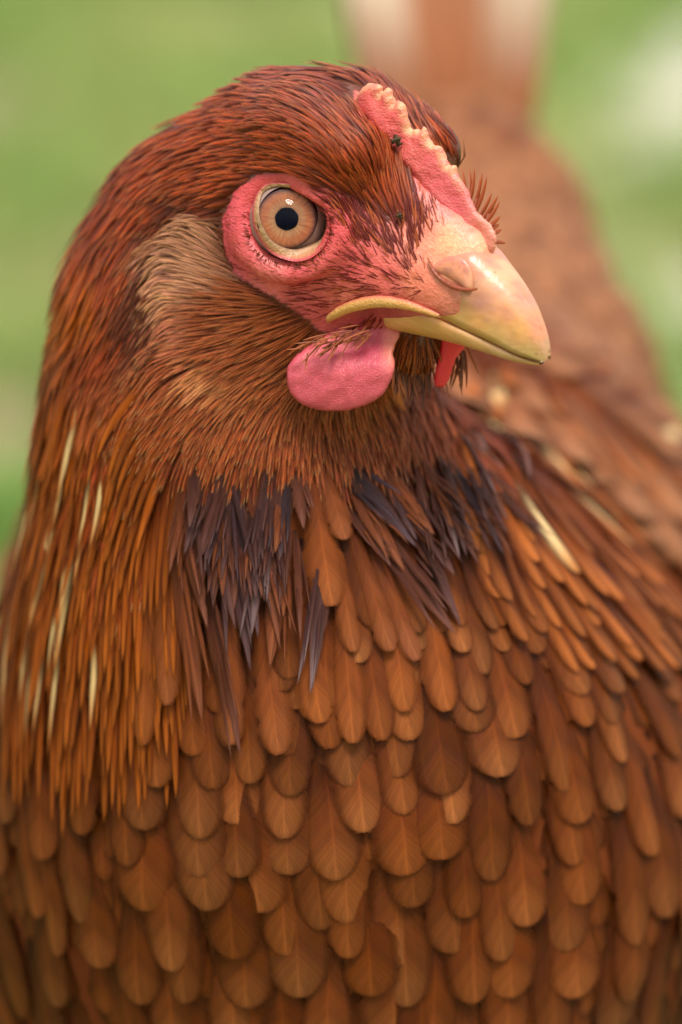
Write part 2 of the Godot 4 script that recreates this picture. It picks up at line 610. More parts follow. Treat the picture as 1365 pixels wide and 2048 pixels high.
# ---------------------------------------------------------------- flat fleshy plates (comb, wattles): an outline with its own thickness
func plate(outline: PackedVector2Array, place: Callable, cell: float, thick: Callable, paint: Callable, b: Buf) -> void:
	# outline in mm on the plate's own plane; place(Vector3) brings plate space into H
	var lo := outline[0]
	var hi := outline[0]
	for p in outline:
		lo = lo.min(p)
		hi = hi.max(p)
	lo -= Vector2(2, 2)
	hi += Vector2(2, 2)
	var gx := int((hi.x - lo.x) / cell) + 2
	var gy := int((hi.y - lo.y) / cell) + 2
	var sd := PackedFloat32Array()
	sd.resize(gx * gy)
	for y in gy:
		for x in gx:
			var p := lo + Vector2(x, y) * cell
			var best := 1e9
			for k in outline.size():
				var q := Geometry2D.get_closest_point_to_segment(p, outline[k], outline[(k + 1) % outline.size()])
				best = minf(best, p.distance_squared_to(q))
			best = sqrt(best)
			sd[y * gx + x] = best if Geometry2D.is_point_in_polygon(p, outline) else -best
	var f := func(p: Vector3) -> float:
		var x := clampf((p.x - lo.x) / cell, 0.0, gx - 1.001)
		var y := clampf((p.y - lo.y) / cell, 0.0, gy - 1.001)
		var i := int(x)
		var j := int(y)
		var fx := x - i
		var fy := y - j
		var o := j * gx + i
		var e := lerpf(lerpf(sd[o], sd[o + 1], fx), lerpf(sd[o + gx], sd[o + gx + 1], fx), fy)
		var th: float = thick.call(p, e)
		# rounded rim: thickness grows as a quarter circle
		var h := th * sqrt(clampf(1.0 - pow(1.0 - clampf(e / th, 0.0, 1.0), 2.0), 0.0, 1.0))
		if e <= 0.0:
			return Vector2(-e, maxf(absf(p.z), 0.0)).length()
		return (absf(p.z) - h) * 0.8
	var start := b.v.size()
	nets(f, Vector3(lo.x, lo.y, -5), Vector3(hi.x, hi.y, 5), cell, b, func(_p): return Color.WHITE)
	# nets() moved them with W; bring them back and place them properly
	for k in range(start, b.v.size()):
		var q: Vector3 = cb.inverse() * (b.v[k] + hen_at - fp) * 1000.0
		b.c[k] = paint.call(q)
		b.v[k] = W(place.call(q))
	b.smooth()

# ---------------------------------------------------------------- the build
func _ready() -> void:
	rng.seed = 20
	noise.seed = 4
	noise.frequency = 0.12
	cb = Basis(Vector3.RIGHT, -PITCH)
	hen_at = Vector3(0.012, 0, -0.16)
	var cam := Camera3D.new()
	cam.name = "camera"
	var half := 1024.0 / PPM / DIST
	var at_cam := cb * Vector3(0, 0, DIST * 0.001) + fp
	cam.transform = Transform3D(cb, at_cam)
	var att := CameraAttributesPhysical.new()
	att.frustum_focal_length = 12.0 / half
	att.frustum_focus_distance = DIST * 0.001 - 0.002
	att.exposure_aperture = 5.0
	att.frustum_near = 0.05
	att.frustum_far = 600.0
	cam.attributes = att
	cam.fov = rad_to_deg(2.0 * atan(half))
	cam.near = 0.05
	cam.far = 600.0
	add_child(cam)
	cam.current = true
	var env := Environment.new()
	env.background_mode = Environment.BG_SKY
	env.tonemap_mode = Environment.TONE_MAPPER_LINEAR
	env.tonemap_exposure = 1.78
	env.sdfgi_enabled = true
	env.ssao_enabled = true
	env.ssil_enabled = true
	var sky := Sky.new()
	var sm := ProceduralSkyMaterial.new()
	sm.sky_top_color = Color(0.97, 0.985, 1.0)
	sm.sky_horizon_color = Color(0.58, 0.6, 0.62)
	sm.sky_curve = 0.5
	sm.ground_bottom_color = Color(0.22, 0.27, 0.14)
	sm.ground_horizon_color = Color(0.35, 0.4, 0.25)
	sm.sky_cover = bumps(0.006, 21, FastNoiseLite.TYPE_SIMPLEX)
	sm.sky_cover_modulate = Color(1, 1, 1, 0.35)
	sm.sky_energy_multiplier = 0.92
	sky.sky_material = sm
	env.sky = sky
	var we := WorldEnvironment.new()
	we.name = "surroundings"
	we.environment = env
	add_child(we)
	var sun := DirectionalLight3D.new()
	sun.name = "sun"
	sun.light_energy = 0.75
	sun.light_angular_distance = 18.0
	sun.light_color = Color(1.0, 0.98, 0.955)
	sun.shadow_enabled = true
	sun.rotation_degrees = Vector3(-66, 14, 0)
	add_child(sun)
	make_materials()
	make_frames()
	make_ground()
	make_hen()
	make_crumbs()

func make_frames() -> void:
	var st := sin(YAW)
	var ct := cos(YAW)
	var sp := sin(PITCH)
	var cp := cos(PITCH)
	hf = Vector3(ct, -st * sp, st * cp)
	hu = Vector3(0, cp, sp)
	hs = Vector3(-st, -ct * sp, ct * cp)
	ho = at(678, 401, -10)
	eye_c = at(577, 437, -4.3)
	NK = [at(440, 430, -30), at(406, 600, -36), at(456, 850, -42), at(520, 1080, -50), at(610, 1380, -64),
		Vector3(0, -56, -84), Vector3(8, -32, -165), Vector3(18, 18, -255), Vector3(24, 62, -292), Vector3(28, 82, -322)]
	NR = [16.0, 18.8, 25.0, 34.0, 49.0, 67.0, 72.0, 50.0, 28.0, 18.0]
	ROOT_C = [C(92, 30, 10), C(92, 36, 26), C(126, 50, 10), C(146, 84, 62), C(116, 48, 24), C(88, 32, 12), C(48, 32, 36), C(126, 58, 20), C(146, 62, 16), C(52, 18, 6), C(140, 72, 42), C(164, 84, 70)]  # crown purple-brown holds painted sky sheen; darkest chestnut also paints shade behind the ear
	TIP_C = [C(150, 62, 24), C(136, 66, 50), C(176, 86, 22), C(200, 142, 112), C(168, 84, 46), C(154, 72, 30), C(66, 48, 60), C(166, 86, 36), C(202, 104, 38), C(88, 34, 12), C(222, 146, 94), C(216, 138, 112)]

# ---------------------------------------------------------------- ground
func make_ground() -> void:
	var g := Buf.new()
	# finer near the bird, out to the horizon
	var rad := [0.0]
	var r := 0.1
	while r < 400.0:
		rad.append(r)
		r *= 1.09
	var segs := 192
	var ga := FastNoiseLite.new()
	ga.seed = 12
	ga.frequency = 0.9
	ga.fractal_octaves = 4
	for k in rad.size():
		for s in segs:
			var a := TAU * s / segs
			var p := Vector3(cos(a) * rad[k], 0, sin(a) * rad[k] - 1.5)
			p.y = 0.012 * ga.get_noise_2d(p.x * 1.7 + 40.0, p.z * 1.7) if (rad[k] > 0.3 and p.distance_to(Vector3(0, 0, -0.16)) > 0.3) else 0.0
			var n := bare(p)
			var soil := (C(134, 116, 84) if p.x < 0.0 else C(172, 164, 144)).lerp(C(150, 138, 112) if p.x < 0.0 else C(196, 190, 174), 0.5 + 0.5 * ga.get_noise_2d(p.x * 3.0, p.z * 3.0))
			var turf := C(110, 132, 66).lerp(C(140, 140, 92), 0.5 + 0.6 * ga.get_noise_2d(p.x * 1.3 + 9.0, p.z * 1.3))
			g.add(p, Vector3.UP, turf.lerp(soil, n), Vector2(p.x, p.z))
	for k in rad.size() - 1:
		for s in segs:
			var s2 := (s + 1) % segs
			g.quad(k * segs + s, k * segs + s2, (k + 1) * segs + s2, (k + 1) * segs + s)
	g.smooth()
	if g.n[segs * 5].y < 0.0:
		for k in g.n.size():
			g.n[k] = -g.n[k]
	var gm := coloured(0.95, 0.2)
	gm.heightmap_enabled = true
	gm.heightmap_texture = bumps(0.03, 8, FastNoiseLite.TYPE_SIMPLEX)
	gm.heightmap_scale = 0.6
	gm.uv1_triplanar = true
	gm.uv1_world_triplanar = true
	gm.uv1_scale = Vector3(3, 3, 3)
	M.ground = gm
	var o := part("ground", g, gm, self)
	o.set_meta("kind", "structure")
	o.set_meta("label", "mossy meadow ground with paler bare patches behind the hen")
	# grass: tufts of bent blades
	var t := Buf.new()
	for kind in 3:
		var off := Vector3([0.0, 0.03, -0.022][kind], 0, [0.0, -0.018, -0.026][kind])
		for k in 9:
			var a := rng.randf() * TAU
			var root := off + Vector3(cos(a), 0, sin(a)) * rng.randf() * 0.012
			var lean := Vector3(cos(a + 0.5), 0, sin(a + 0.5)) * rng.randf_range(0.2, 0.9)
			var h := rng.randf_range(0.02, 0.05)
			var side := Vector3(-sin(a), 0, cos(a))
			var c0 := vary(C(126, 146, 84), 0.25)
			var c1 := vary(C(168, 186, 116), 0.25) if rng.randf() < 0.85 else C(150, 140, 84)
			var i0 := t.v.size()
			for s in 4:
				var f := s / 3.0
				var p := root + Vector3.UP * h * f * (1.0 - 0.25 * f) + lean * h * f * f
				var w := 0.0016 * (1.0 - f * 0.9)
				var n := (side.cross(Vector3.UP) + Vector3.UP * 0.5).normalized()
				t.add(p - side * w, n, c0.lerp(c1, f), Vector2(0, f))
				t.add(p + side * w, n, c0.lerp(c1, f), Vector2(1, f))
			for s in 3:
				t.quad(i0 + s * 2, i0 + s * 2 + 1, i0 + s * 2 + 3, i0 + s * 2 + 2)
	var gmat := coloured(0.55, 0.4)
	gmat.cull_mode = BaseMaterial3D.CULL_DISABLED
	gmat.backlight_enabled = true
	gmat.backlight = Color(0.5, 0.5, 0.5)
	var mm := MultiMesh.new()
	mm.transform_format = MultiMesh.TRANSFORM_3D
	mm.use_colors = true
	t.orient()
	mm.mesh = t.into(ArrayMesh.new(), gmat)
	var spots: Array[Transform3D] = []
	for k in 20000:
		var z := -0.2 - pow(rng.randf(), 1.3) * 7.0
		var p := Vector3(rng.randf_range(-1.0, 1.0) * (0.75 - z * 0.22), 0, z)
		if p.distance_to(hen_at) < 0.14 or rng.randf() < bare(p) * 0.9:
			continue
		var s := rng.randf_range(0.6, 1.3)
		spots.append(Transform3D(Basis(Vector3.UP, rng.randf() * TAU).scaled(Vector3(s, s * rng.randf_range(0.7, 1.2), s)), p))
	mm.instance_count = spots.size()
	for k in spots.size():
		mm.set_instance_transform(k, spots[k])
		var w := spots[k].origin
		var f := clampf(0.5 + 0.9 * noise.get_noise_2d(w.x * 30.0 + 70.0, w.z * 11.0) + 0.5 * noise.get_noise_2d(w.x * 80.0, w.z * 34.0), 0.0, 1.0)
		mm.set_instance_color(k, Color(0.66, 0.92, 0.5).lerp(Color(1.3, 1.08, 1.05), f))
	var mi := MultiMeshInstance3D.new()
	mi.name = "grass"
	mi.multimesh = mm
	mi.set_meta("kind", "stuff")
	mi.set_meta("label", "short green meadow grass out of focus behind the hen")
	mi.set_meta("category", "grass")
	add_child(mi, true)

func bare(p: Vector3) -> float:     # how bare the ground is there
	var n := 0.9 * noise.get_noise_2d(p.x * 22.0 + 3.0, p.z * 9.0) + 0.7 * noise.get_noise_2d(p.x * 55.0, p.z * 26.0)
	var k := smoothstep(-0.05, 0.45, n) * 0.75
	for q in [[0.25, -2.4, 0.1, 0.26], [0.22, -1.72, 0.06, 0.16], [-0.26, -2.35, 0.06, 0.16], [-0.17, -1.4, 0.05, 0.12], [0.34, -2.7, 0.1, 0.2], [-0.02, -2.95, 0.2, 0.1]]:
		var e := Vector2((p.x - q[0]) / q[2], (p.z - q[1]) / q[3]).length()
		k = maxf(k, 1.0 - smoothstep(0.6, 1.2, e + n * 0.3))
	return k

# ---------------------------------------------------------------- the hen
var BARE: PackedVector2Array
var SKIN_C := []

func skin_paint(p: Vector3) -> Color:
	var q := hq(p)
	var crest := q.z < -2.5 and q.y > 2.0 and q.x < 27.0
	q.z = absf(q.z)
	var uv := to_px(hp(q))
	if crest or not inside(BARE, uv.x, uv.y):
		return C(96, 44, 24)
	var sw := 0.0
	var c := Color(0, 0, 0)
	for s in SKIN_C:
		var dx: float = s[0] - uv.x
		var dy: float = s[1] - uv.y
		var w := 1e6 / pow(dx * dx + dy * dy + 200.0, 1.6)
		sw += w
		c += s[2] * w
	c = c / sw
	var k := 1.0 + 0.16 * noise.get_noise_3d(p.x * 6.0, p.y * 6.0, p.z * 6.0) + 0.12 * noise.get_noise_3d(p.x * 20.0, p.y * 20.0, p.z * 20.0)
	return Color(0.86 * c.r * k, 0.88 * c.g * (2.0 * k - 1.0), 0.76 * c.b * (2.0 * k - 1.0))

func make_hen() -> void:
	hen = Node3D.new()
	hen.name = "hen"
	hen.position = hen_at
	hen.set_meta("label", "chestnut brown hen with orange eye and pink comb, head turned to the right")
	hen.set_meta("category", "hen")
	add_child(hen)
	lay_guides()
	BARE = poly([525, 343, 470, 382, 445, 440, 452, 510, 480, 555, 540, 590, 600, 625, 640, 660, 690, 690, 760, 720, 800, 690, 800, 660, 960, 650, 1080, 560, 1060, 440, 960, 330,
		900, 270, 840, 200, 770, 130, 700, 160, 722, 240, 775, 310, 812, 370, 830, 405, 818, 448, 770, 442, 705, 402, 655, 374, 600, 348])
	SKIN_C = [[470, 440, C(220, 78, 90)], [480, 520, C(226, 92, 100)], [540, 545, C(230, 108, 108)], [600, 560, C(220, 84, 90)], [680, 450, C(218, 76, 82)], [700, 540, C(222, 84, 88)],
		[760, 560, C(226, 98, 94)], [620, 610, C(206, 80, 84)], [700, 600, C(226, 110, 100)], [850, 450, C(232, 128, 112)], [900, 480, C(240, 168, 130)], [960, 500, C(240, 168, 136)],
		[840, 560, C(226, 120, 96)], [860, 350, C(238, 104, 104)], [890, 410, C(240, 116, 112)], [940, 450, C(242, 140, 124)], [760, 650, C(206, 92, 94)], [735, 628, C(150, 50, 58)], [775, 628, C(160, 58, 60)], [720, 660, C(190, 62, 80)], [500, 370, C(204, 66, 70)]]
	var body := Buf.new()
	nets(body_d, Vector3(-85, -185, -360), Vector3(100, 135, 20), 5.0, body, func(_p): return C(104, 50, 26))  # dark brown rather than buff down: shade between the feathers put into the colour
	var head := Buf.new()
	var fine := FastNoiseLite.new()
	fine.seed = 9
	fine.noise_type = FastNoiseLite.TYPE_SIMPLEX
	fine.fractal_type = FastNoiseLite.FRACTAL_RIDGED
	fine.fractal_octaves = 2
	fine.frequency = 0.22
	var hd := func(p: Vector3) -> float:
		var d := smin(head_d(p), body_d(p), 12.0)
		if absf(d) < 2.0 and p.x > -22.0 and p.y > 25.0:
			d -= 0.16 * fine.get_noise_3d(p.x * 0.8, p.y * 1.6, p.z)
		return d
	nets(hd, at(330, 900, -40) - Vector3(0, 0, 20), at(1060, 90, 25), 0.65, head, skin_paint)
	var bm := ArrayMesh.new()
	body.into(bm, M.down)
	head.into(bm, M.skin)
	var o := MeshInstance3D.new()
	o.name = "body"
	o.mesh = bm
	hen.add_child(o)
	make_eye()
	make_beak()
	make_comb()
	make_wattles()
	make_plumage()
	make_tail()
	make_legs()

func make_eye() -> void:
	var e := Node3D.new()
	e.name = "eye"
	hen.add_child(e)
	# eyeball
	var b := Buf.new()
	var rings := []
	for i in 17:
		var a := lerpf(0.80, PI * 0.62, i / 16.0)
		var ring := []
		for k in 40:
			var f := TAU * k / 40.0
			ring.append(eye_c + Vector3(cos(f) * sin(a), sin(f) * sin(a), cos(a)) * 7.0)
		rings.append(ring)
	loft(b, rings, func(p, _r, _k):
		var d: Vector3 = p - eye_c
		return C(150, 124, 114).lerp(C(132, 104, 100), smoothstep(4.4, 5.2, d.x) * 0.5 + 0.2 * noise.get_noise_3d(p.x * 9, p.y * 9, 3)), true)
	turn_out(b, eye_c)
	part("eyeball", b, M.iris, e)
	var ic := at(574, 438, 0.75)
	var zi := ic.z
	# iris: a shallow dish of fibres
	b = Buf.new()
	rings = []
	for i in 15:
		var ring := []
		for k in 120:
			var f := TAU * k / 120.0
			var r := lerpf(1.4, 5.0, i / 14.0)
			ring.append(Vector3(ic.x + cos(f) * r, ic.y + sin(f) * r, zi + 0.25 + 0.55 * pow(i / 14.0, 2.0) * (1.0 - i / 14.0) - 0.25 * pow(i / 14.0, 3.0)))
		rings.append(ring)
	loft(b, rings, func(p, r, k):
		var t: float = r / 14.0
		var c := C(120, 104, 64).lerp(C(200, 148, 94), smoothstep(0.08, 0.26, t))
		c = c.lerp(C(204, 128, 74), smoothstep(0.35, 0.6, t))
		c = c.lerp(C(196, 138, 92), smoothstep(0.72, 0.86, t))
		c = c.lerp(C(86, 58, 56), smoothstep(0.86, 0.97, t))
		var fib := 1.0 + 0.34 * noise.get_noise_2d(k * 4.0, t * 9.0) + 0.26 * noise.get_noise_2d(k * 13.0, t * 4.0 + 50.0)
		fib *= 0.52 * (1.0 - 0.35 * smoothstep(0.7, 0.95, t))
		return Color(c.r * fib, c.g * fib * (0.3 + fib), c.b * fib * (0.36 + fib)), true)
	turn_out(b, ic - Vector3(0, 0, 9))
	part("iris", b, M.iris, e)
	b = Buf.new()
	rings = []
	for i in 5:
		var ring := []
		for k in 48:
			var f := TAU * k / 48.0
			var wob := 1.0 + 0.02 * sin(f * 7.0)
			ring.append(Vector3(ic.x + cos(f) * 1.95 * i / 4.0 * wob, ic.y + sin(f) * 1.9 * i / 4.0 * wob, zi + 0.36 - 0.02 * i))
		rings.append(ring)
	loft(b, rings, func(_p, _r, _k): return Color(0.003, 0.003, 0.004), true)
	turn_out(b, ic - Vector3(0, 0, 9))
	part("pupil", b, M.pupil, e)
	# cornea
	b = Buf.new()
	rings = []
	var cc := Vector3(ic.x, ic.y, zi - 4.9)
	for i in 15:
		var a := 0.76 * i / 14.0
		var ring := []
		for k in 56:
			var f := TAU * k / 56.0
			ring.append(cc + Vector3(cos(f) * sin(a), sin(f) * sin(a), cos(a)) * 6.95)
		rings.append(ring)
	loft(b, rings, func(_p, _r, _k): return Color.WHITE, true)
	turn_out(b, cc)
	part("cornea", b, M.cornea, e)
	# eyelid: a fleshy ring from its inner to its outer edge
	var inner := poly([521, 411, 525, 391, 537, 380, 558, 375, 593, 380, 624, 396, 646, 414, 653, 437, 650, 461, 638, 480, 614, 491, 591, 497, 567, 493, 545, 480, 531, 459, 522, 437])
	var outer := poly([507, 406, 515, 386, 531, 369, 556, 365, 590, 370, 624, 386, 648, 406, 657, 431, 660, 460, 649, 492, 624, 515, 591, 523, 552, 512, 528, 491, 510, 461, 504, 432])
	var n := 120
	var ri := spline(Array(inner), n, true)
	var ro := spline(Array(outer), n, true)
	b = Buf.new()
	rings = []
	for i in 11:
		var t := i / 10.0
		var ring := []
		for k in n:
			var m: Vector2 = ri[k].lerp(ro[k], t)
			var fx := (m.x - 577.0) / PPM
			var fy := (437.0 - m.y) / PPM
			var ball := sqrt(maxf(49.0 - fx * fx - fy * fy, 9.0)) - 4.3
			var z0 := lerpf(ball + 0.3, 1.35 + 0.36 * fx, t)
			var fold := noise.get_noise_2d(k * 5.0, 7.0) * 0.22 + noise.get_noise_2d(k * 2.0, 30.0 + t * 4.0) * 0.12
			var z := z0 + 0.7 * sin(PI * (0.05 + 0.8 * t)) + fold * sin(PI * t) - (0.7 if i == 0 else 0.0)
			ring.append(at(m.x, m.y, z))
		rings.append(ring)
	loft(b, rings, func(p, r, k):
		var t: float = r / 10.0
		var c := C(140, 96, 66).lerp(C(214, 162, 118), smoothstep(0.0, 0.3, t)).lerp(C(218, 146, 100), smoothstep(0.4, 0.7, t)).lerp(C(216, 84, 86), smoothstep(0.62, 0.95, t))
		var s := 1.0 + 0.18 * noise.get_noise_2d(k * 6.0, 90.0) + 0.1 * noise.get_noise_2d(p.x * 20.0, p.y * 20.0)
		return Color(c.r * s * 0.68, c.g * s * 0.66, c.b * s * s * 0.66), true)
	turn_out(b, eye_c - Vector3(0, 0, 22))
	part("eyelid", b, M.skin, e)

func beak_paint(p: Vector3) -> Color:
	var q := hq(p)
	var uv := to_px(hp(Vector3(q.x, q.y, absf(q.z))))
	var pts := [[810, 616, C(234, 176, 98)], [880, 636, C(234, 178, 100)], [870, 490, C(240, 132, 118)], [930, 480, C(242, 146, 126)], [972, 505, C(238, 158, 132)], [962, 535, C(236, 160, 128)], [930, 520, C(240, 148, 120)], [1005, 540, C(236, 186, 150)], [995, 575, C(226, 176, 140)], [840, 550, C(230, 128, 104)], [905, 545, C(236, 164, 122)], [962, 556, C(236, 180, 134)], [700, 612, C(226, 176, 96)], [780, 598, C(226, 180, 104)], [850, 606, C(236, 178, 100)], [900, 622, C(232, 176, 98)], [950, 645, C(236, 180, 106)], [905, 596, C(204, 150, 120)], [960, 605, C(200, 146, 128)], [1000, 545, C(238, 190, 140)],
		[1010, 620, C(238, 174, 122)], [1050, 600, C(240, 164, 134)], [1040, 660, C(232, 182, 110)], [1080, 660, C(236, 158, 118)], [1095, 690, C(206, 166, 124)], [990, 670, C(226, 188, 116)],
		[920, 640, C(224, 186, 116)], [1060, 710, C(206, 180, 112)], [860, 655, C(224, 178, 104)], [940, 682, C(228, 186, 118)], [1000, 705, C(230, 194, 140)], [1040, 722, C(208, 172, 116)], [800, 640, C(226, 174, 106)]]
	var sw := 0.0
	var c := Color(0, 0, 0)
	for s in pts:
		var dx: float = s[0] - uv.x
		var dy: float = s[1] - uv.y
		var w := 1e6 / pow(dx * dx + dy * dy + 120.0, 1.7)
		sw += w
		c += s[2] * w
	c = c / sw
	var m := noise.get_noise_3d(p.x * 2.4, p.y * 2.4, p.z * 2.4)
	c = c.lerp(C(168, 122, 116), clampf(m * 1.3 - 0.1, 0.0, 0.45) * smoothstep(24.0, 30.0, q.x) * smoothstep(-21.0, -14.0, q.y))
	var k := 1.0 + 0.14 * noise.get_noise_3d(p.x * 8.0, p.y * 8.0, p.z * 8.0) + 0.12 * noise.get_noise_3d(q.x * 1.6, q.y * 16.0, q.z * 16.0)
	c = c.lerp(C(120, 84, 60), smoothstep(0.36, 0.6, noise.get_noise_3d(q.x * 14.0, q.y * 14.0 + 40.0, q.z * 14.0)) * 0.5)
	return Color(0.78 * c.r * k, 0.655 * c.g * k, 0.62 * c.b * k * k)

func make_beak() -> void:
	# upper mandible: stations of culmen, cutting edge and half width
	var cul := []
	var tom := []
	var wid := []
	for s in [[940, 478, 770, 604, 5.6], [974, 494, 800, 606, 7.6], [1002, 526, 870, 630, 6.8], [1030, 560, 932, 660, 5.7], [1055, 597, 988, 686, 4.6], [1075, 634, 1030, 707, 3.3], [1090, 670, 1062, 718, 2.1], [1097, 697, 1084, 724, 1.1], [1099, 711, 1095, 719, 0.5]]:
		cul.append(on_side(s[0], s[1], 0.0))
		tom.append(on_side(s[2], s[3], s[4]))
		wid.append(s[4])
	var n := 34
	cul = spline(cul, n)
	tom = spline(tom, n)
	var rings := []
	for k in n:
		var c := hq(cul[k])
		var t := hq(tom[k])
		var ring := []
		for j in 33:
			var a := PI * j / 32.0
			var x := cos(a)
			var sx := signf(x) * pow(absf(x), 0.8)
			var y := pow(sin(a), 0.85)
			var bulge := 1.0 + 0.1 * sin(a) * sin(a)
			ring.append(hp(Vector3(lerpf(t.x, c.x, y), lerpf(t.y, c.y, y) , t.z * sx * bulge)))
		for j in range(1, 12):   # the roof of the mouth closes the shape
			var x2 := -1.0 + 2.0 * j / 12.0
			ring.append(hp(Vector3(t.x, t.y + 1.6 * (1.0 - x2 * x2), t.z * x2)))
		rings.append(ring)
	var b := Buf.new()
	loft(b, rings, func(p, _r, _k): return beak_paint(p), true)
	turn_out(b, hp(Vector3(32, -14, 0)))
	var up := part("upper_beak", b, M.beak, hen)
	# rim of the gape
	for side in [1.0, -1.0]:
		var path := []
		for s in [[657, 637, 10.2], [678, 624, 10.4], [712, 610, 10.2], [760, 603, 9.6], [815, 610, 8.6], [880, 632, 7.2]]:
			var q := hq(on_side(s[0], s[1], s[2]))
			path.append(hp(Vector3(q.x, q.y, q.z * side)))
		path = spline(path, 30)
		b = Buf.new()
		rings = []
		for k in 30:
			var r := 1.12 * pow(sin(PI * (0.15 + 0.82 * k / 29.0)), 0.6) * (1.0 + 0.12 * noise.get_noise_1d(k * 9.0))
			var ring := []
			for j in 14:
				var a := TAU * j / 14.0
				ring.append(path[k] + hu * (sin(a) * r) + hs * (cos(a) * r * 0.9))
			rings.append(ring)
		loft(b, rings, func(p, _r, j):
			return beak_paint(p).lerp(C(196, 92, 78), 0.85 * smoothstep(0.3, 1.0, sin(TAU * j / 14.0))), true)
		turn_out(b, path[15])
		part("gape", b, M.skin, up)
	# nostril: a slit under a soft flap
	for side in [1.0, -1.0]:
		b = Buf.new()
		rings = []
		var ax := on_side(862, 520, 7.2)
		var bx := on_side(946, 568, 6.4)
		var dirv := (bx - ax).normalized()
		var out := (hs + hu * 0.3).normalized()
		var upv := out.cross(dirv).normalized()
		if upv.y < 0.0:
			upv = -upv
		for i in 13:
			var ring := []
			for j in 28:
				var f := TAU * j / 28.0
				var rr := sin(PI * 0.5 * i / 12.0)
				var x := cos(f) * rr * 4.0
				var y := sin(f) * rr * (2.3 if sin(f) > 0.0 else 1.7)
				y -= 0.10 * (x * x) - 0.5
				var q := hq(ax.lerp(bx, 0.52) + dirv * x + upv * y + out * (0.75 * cos(PI * 0.5 * i / 12.0) - 0.78))
				ring.append(hp(Vector3(q.x, q.y, q.z * (1.0 if side > 0.0 else -0.8))))
			rings.append(ring)
		loft(b, rings, func(p, r, _k): return (beak_paint(p) * 1.02).lerp(C(150, 92, 82), clampf(noise.get_noise_3d(p.x * 4, p.y * 4, p.z * 4) * 2.0 + 0.2, 0.0, 0.5)).lerp(C(190, 112, 66), 0.7 * smoothstep(0.8, 1.0, r / 12.0)), true)
		turn_out(b, hp(Vector3(20, -8, 0)))
		part("nostril_flap", b, M.beak, up)
		b = Buf.new()
		rings = []
		var path := []
		for s in [[856, 516], [864, 536], [880, 556], [905, 572], [932, 580], [954, 578]]:
			var q := hq(on_side(s[0], s[1], 7.0))
			path.append(hp(Vector3(q.x, q.y, q.z * (1.0 if side > 0.0 else -0.75))))
		path = spline(path, 20)
		for k in 20:
			var r := 0.5 * sin(PI * (0.08 + 0.8 * pow(k / 19.0, 0.8)))
			var ring := []
			for j in 10:
				var a := TAU * j / 10.0
				ring.append(path[k] + hu * (sin(a) * r) + hs * (cos(a) * r))
			rings.append(ring)
		loft(b, rings, func(_p, _r, _k): return C(140, 62, 34), true)
		turn_out(b, path[10])
		part("nostril", b, M.skin, up)
	# lower mandible
	var top := []
	var bot := []
	wid = []
	for s in [[770, 612, 788, 664, 7.6], [840, 622, 850, 676, 7.2], [905, 652, 915, 690, 6.3], [960, 678, 970, 706, 5.2], [1005, 700, 1012, 719, 4.0], [1040, 716, 1042, 727, 2.8], [1066, 724, 1066, 730, 1.6], [1080, 727, 1080, 730, 0.7]]:
		top.append(on_side(s[0], s[1], s[4] * 0.96))
		bot.append(on_side(s[2], s[3], s[4] * 0.45))
	top = spline(top, 26)
	bot = spline(bot, 26)
	rings = []
	for k in 26:
		var t := hq(top[k])
		var u := hq(bot[k])
		var ring := []
		for j in 25:
			var a := PI * j / 24.0
			var x := cos(a)
			var y := pow(sin(a), 0.7)
			ring.append(hp(Vector3(lerpf(t.x, u.x, y), lerpf(t.y, u.y, y), t.z * signf(x) * pow(absf(x), 0.75))))
		for j in range(1, 8):
			ring.append(hp(Vector3(t.x, t.y, t.z * (-1.0 + 2.0 * j / 8.0))))
		rings.append(ring)
	b = Buf.new()
	loft(b, rings, func(p, _r, _k):
		var c := beak_paint(p)
		return Color(c.r * 0.97, c.g * 0.93, c.b * 0.95), true)
	turn_out(b, hp(Vector3(28, -18, 0)))
	part("lower_beak", b, M.beak, hen)

